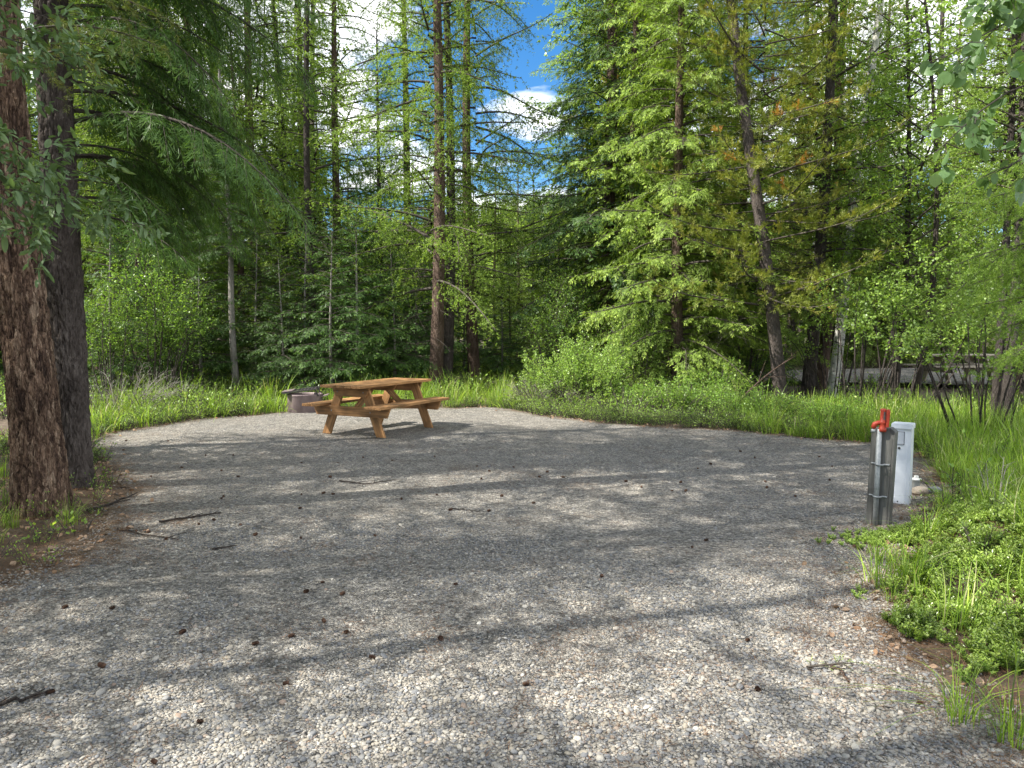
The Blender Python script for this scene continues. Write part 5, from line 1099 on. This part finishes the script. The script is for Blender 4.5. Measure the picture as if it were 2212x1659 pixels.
# electric pedestal
ex, ey = G(1952, 1092); ep = thing('power_pedestal', 'narrow white metal power pedestal behind the wooden tap post', 'power pedestal', (ex, ey + .06, 0), math.radians(-37))
place('housing', prism(rect(.70, .155), .13, 'white', .0015), ep, (0, 0, .335), (0, 0, 1), (1, 0, 0))
place('lid', prism([(-.082, -.022), (.085, -.022), (.085, .010), (.082, .022), (-.080, .022), (-.082, .014)], .155, 'white', .0015), ep, (0, -.004, .707), (1, 0, 0), (0, 0, 1))
place('front_panel', prism(rect(.655, .120), .004, 'white', .001), ep, (-.013, -.0665, .33), (0, 0, 1), (1, 0, 0))
place('outlet_surround', prism(rect(.118, .082), .006, 'darkmetal', .002), ep, (-.016, -.0695, .60), (0, 0, 1), (1, 0, 0))
place('outlet_cover', prism(rect(.110, .074), .014, 'greyplastic', .003), ep, (-.016, -.0735, .60), (0, 0, 1), (1, 0, 0))
def disc(r_, h, m, name): return lathe([(0, h), (r_ * .8, h), (r_, h * .5), (r_, -h)], m, 16, name)
o = obj('lock', disc(.011, .006, 'darkmetal', 'lock'), ep, (-.014, -.0705, .512), (PI / 2, 0, 0)); obj('bolt', disc(.006, .004, 'darkmetal', 'bolt'), ep, (-.012, -.068, .035), (PI / 2, 0, 0))
obj('bolt', disc(.006, .004, 'darkmetal', 'bolt'), ep, (-.05, -.068, .02), (PI / 2, 0, 0))

# sewer cap and two rocks
cx_, cy_ = G(1984, 1058); cy_ += .05; sc_ = thing('sewer_cap', 'round white plastic pipe cap with a square nub behind the power pedestal', 'pipe cap', (cx_, cy_, 0))
obj('cap', lathe([(.036, -.05), (.036, .085), (.047, .088), (.047, .098), (.040, .104), (.0, .106)], 'pvc', 24), sc_)
place('nub', prism(rect(.032, .032), .026, 'pvc', .003), sc_, (0, 0, .117), (1, 0, 0), (0, 1, 0))
def rock(name, label, x, y, sx, sy, sz, m, seed, rz=0):
    bm = bmesh.new(); bmesh.ops.create_icosphere(bm, subdivisions=4, radius=1); r = random.Random(seed); ax = [Vector((r.gauss(0, 1), r.gauss(0, 1), r.gauss(0, 1))).normalized() for _ in range(9)]
    from mathutils import noise
    for v in bm.verts:
        c = v.co.copy(); k = 1
        for i, a in enumerate(ax): k -= .22 * max(0, c.dot(a) - .55)
        v.co = c * (k + .05 * noise.noise(c * 3 + Vector((seed, 0, 0))))
    me = bpy.data.meshes.new(name); bm.to_mesh(me); bm.free(); me.materials.append(M[m])
    for p in me.polygons: p.use_smooth = True
    o = obj(name, me, None, (x, y, HZ(x, y) + sz * .55), (0, 0, rz), (sx, sy, sz)); tag(o, label, 'rock'); return o
rx, ry = G(1988, 1070); rock('rock', 'tan rock under the white pipe cap', rx, ry, .085, .07, .055, 'rock_tan', 3)
rx, ry = G(2020, 1066); rock('rock', 'flat grey rock beside the tan rock', rx, ry + .02, .085, .07, .042, 'rock_grey', 4, .4)

# cones
def cone_mesh():
    r = np.random.default_rng(4); g = Geo(); n = 84; k = np.arange(n); t = (k + .5) / n; ph = k * 2.39996; z = (t - .5) * .040
    R = .0115 * np.sqrt(np.clip(1 - (2 * t - 1) ** 2 * .92, 0, 1)); O = np.stack([np.cos(ph), np.sin(ph), 0 * ph], 1); B = O * (R * .5)[:, None] + UPV * z[:, None]
    D = nrm(O + UPV * .55); blades(g, B, D, np.stack([-np.sin(ph), np.cos(ph), 0 * ph], 1), .010, .0095, r.uniform(0, 1, n), 0, mid=.75)
    tt = np.linspace(0, 1, 7); tubes(g, np.stack([0 * tt, 0 * tt, (tt - .5) * .038], 1)[None], (.0075 * np.sqrt(np.clip(1 - (2 * tt - 1) ** 2, .05, 1)))[None], 8, 0, 0)
    return g.mesh('pine_cone', [M['cone']], False)
CM = cone_mesh()
c7 = [(285, 683), (487, 688), (792, 788), (1257, 802), (1102, 833), (443, 934), (1400, 738), (1498, 787), (1611, 902), (1903, 823), (222, 1048), (862, 1160), (1238, 1003), (668, 1335), (1970, 588), (957, 211), (1303, 190), (1397, 185), (1438, 190), (1888, 194), (1948, 261), (2111, 265), (859, 327), (924, 309), (1102, 371), (1300, 383),
      (1621, 374), (2080, 128), (654, 120), (785, 75), (1735, 213), (1296, 255), (2060, 70), (2115, 93), (1570, 33), (1878, 30), (1008, 20), (1325, 610), (1478, 623), (1392, 570), (555, 345), (1040, 330), (720, 392), (590, 360), (640, 365)]
c8 = [(1019, 818), (1061, 1046), (388, 548), (58, 1018), (95, 230), (220, 120), (120, 120), (857, 62), (802, 80), (778, 420), (837, 390), (1481, 427), (1765, 1098), (690, 180), (1100, 160), (985, 8)]
cz = [(.5 * a, 973 + .5 * b) for a, b in c7] + [(1106 + .5 * a, 973 + .5 * b) for a, b in c8]
rc = random.Random(2)
for i in range(24):
    py = 950 + 130 * rc.random() ** 1.2; px = rc.uniform(230, 1800)
    if 700 < px < 980 and py < 970: continue
    cz.append((px, py))
for i, (px, py) in enumerate(cz):
    x, y = G(px, py); s = rc.uniform(.6, .92)
    if sdist(np.array([x]), np.array([y]))[0] < -.4: continue
    o = obj('pine_cone', CM, None, (x, y, HZ(x, y) + .013 * s), (PI / 2 + rc.uniform(-.3, .3), rc.uniform(-.3, .3), rc.uniform(0, 6.28)), s); o['group'] = 'small brown cones on the gravel'; o['category'] = 'cone'
    o['label'] = 'small brown cone lying in the foreground gravel' if py > 1250 else 'small dark cone lying on the gravel towards the back'
o = None
# fallen sticks
def stick(label, pts, rad, m='bark_black', twigs=5, seed=0):
    r = np.random.default_rng(seed); P3 = []
    for px, py in pts:
        x, y = G(px, py); P3.append((x, y, HZ(x, y) + rad + .004))
    o_ = np.array(P3[0]); s = np.linspace(0, len(P3) - 1, 10); A = np.stack([np.interp(s, np.arange(len(P3)), np.array(P3)[:, i]) for i in range(3)], 1) - o_
    A[:, :2] += r.normal(0, rad * 1.2, (10, 2)); g = Geo(); tubes(g, A[None], np.linspace(1, .45, 10)[None] * rad, 6)
    if twigs:
        C, Nc, _, _ = kids(A[None], np.array([[0, 0, 1.0]]), twigs, .2, .95, .7, lambda t, pl: .22 * pl + 0 * t, 5, droop=0, flat=.9, r=r); C[:, :, 2] = np.abs(C[:, :, 2]) * .5; tubes(g, C, np.linspace(1, .4, 5)[None] * np.full((len(C), 1), rad * .45), 4)
    o = obj('stick', g.mesh('stick', [M[m]]), None, tuple(o_)); tag(o, label, 'stick')
stick('thin knobbly dark twig on the gravel left of the centre', [(732, 1038), (790, 1046), (850, 1036)], .008, twigs=4, seed=1)
stick('forked dark stick on the gravel right of the big trunks', [(345, 1133), (400, 1125), (478, 1112)], .011, twigs=7, seed=2)
stick('dark stick reaching in at the left edge of the foreground gravel', [(-60, 1532), (10, 1527), (60, 1512), (112, 1494)], .010, twigs=3, seed=3)
stick('short dark stick on the gravel below the forked one', [(460, 1192), (490, 1188), (515, 1184)], .007, twigs=1, seed=4)
stick('crooked dark stick at the gravel edge beside the dark trunk', [(195, 1110), (240, 1095), (300, 1070)], .012, twigs=5, seed=5)
stick('dark twig on the needle litter below the dark trunk', [(250, 1150), (300, 1160), (385, 1172)], .007, twigs=3, seed=6)
stick('thin twig lying near the middle of the gravel', [(975, 1100), (1010, 1104), (1040, 1108)], .005, twigs=2, seed=7)
stick('broken brown twig beside the green fir sprig', [(1800, 1440), (1815, 1455), (1835, 1478)], .008, 'bark_mid', twigs=3, seed=8)
x, y = G(1790, 1447); sp = thing('fir_sprig', 'small green fir sprig lying on the bright gravel at the lower right', 'sprig', (x, y, HZ(x, y) + .015))
obj('growth', bough_mesh([(-.1, 0, 0)], [.2], [.26], [.05], [.05], ('twig', 'fir'), 19, 2.2, side=.45, nl=.02, nw=.002, droop=.03, sub=.05), sp)
x, y = G(1480, 855); yy = 13.6
fb = obj('fallen_branch', None); bpy.data.objects.remove(fb)
g = Geo(); a = np.array(AT(1560, 905, 12.9)); b = np.array(AT(1720, 770, 14.3)); s = np.linspace(0, 1, 9)[:, None]; A = (b - a) * s + np.array([0, 0, .12]) * np.sin(s * 3); tubes(g, A[None], np.linspace(.022, .008, 9)[None], 6)
C, Nc, _, _ = kids(A[None], np.array([[0, 0, 1.0]]), 9, .2, .95, .8, lambda t, pl: .2 * pl + 0 * t, 5, flat=0, r=rng); tubes(g, C, np.linspace(1, .4, 5)[None] * np.full((len(C), 1), .005), 4)
o = obj('dead_branch', g.mesh('dead_branch', [M['bark_mid']]), None, tuple(a)); tag(o, 'bare dark branch slanting up out of the low shrubs on the right', 'branch')
print('TRIS', TRIS)
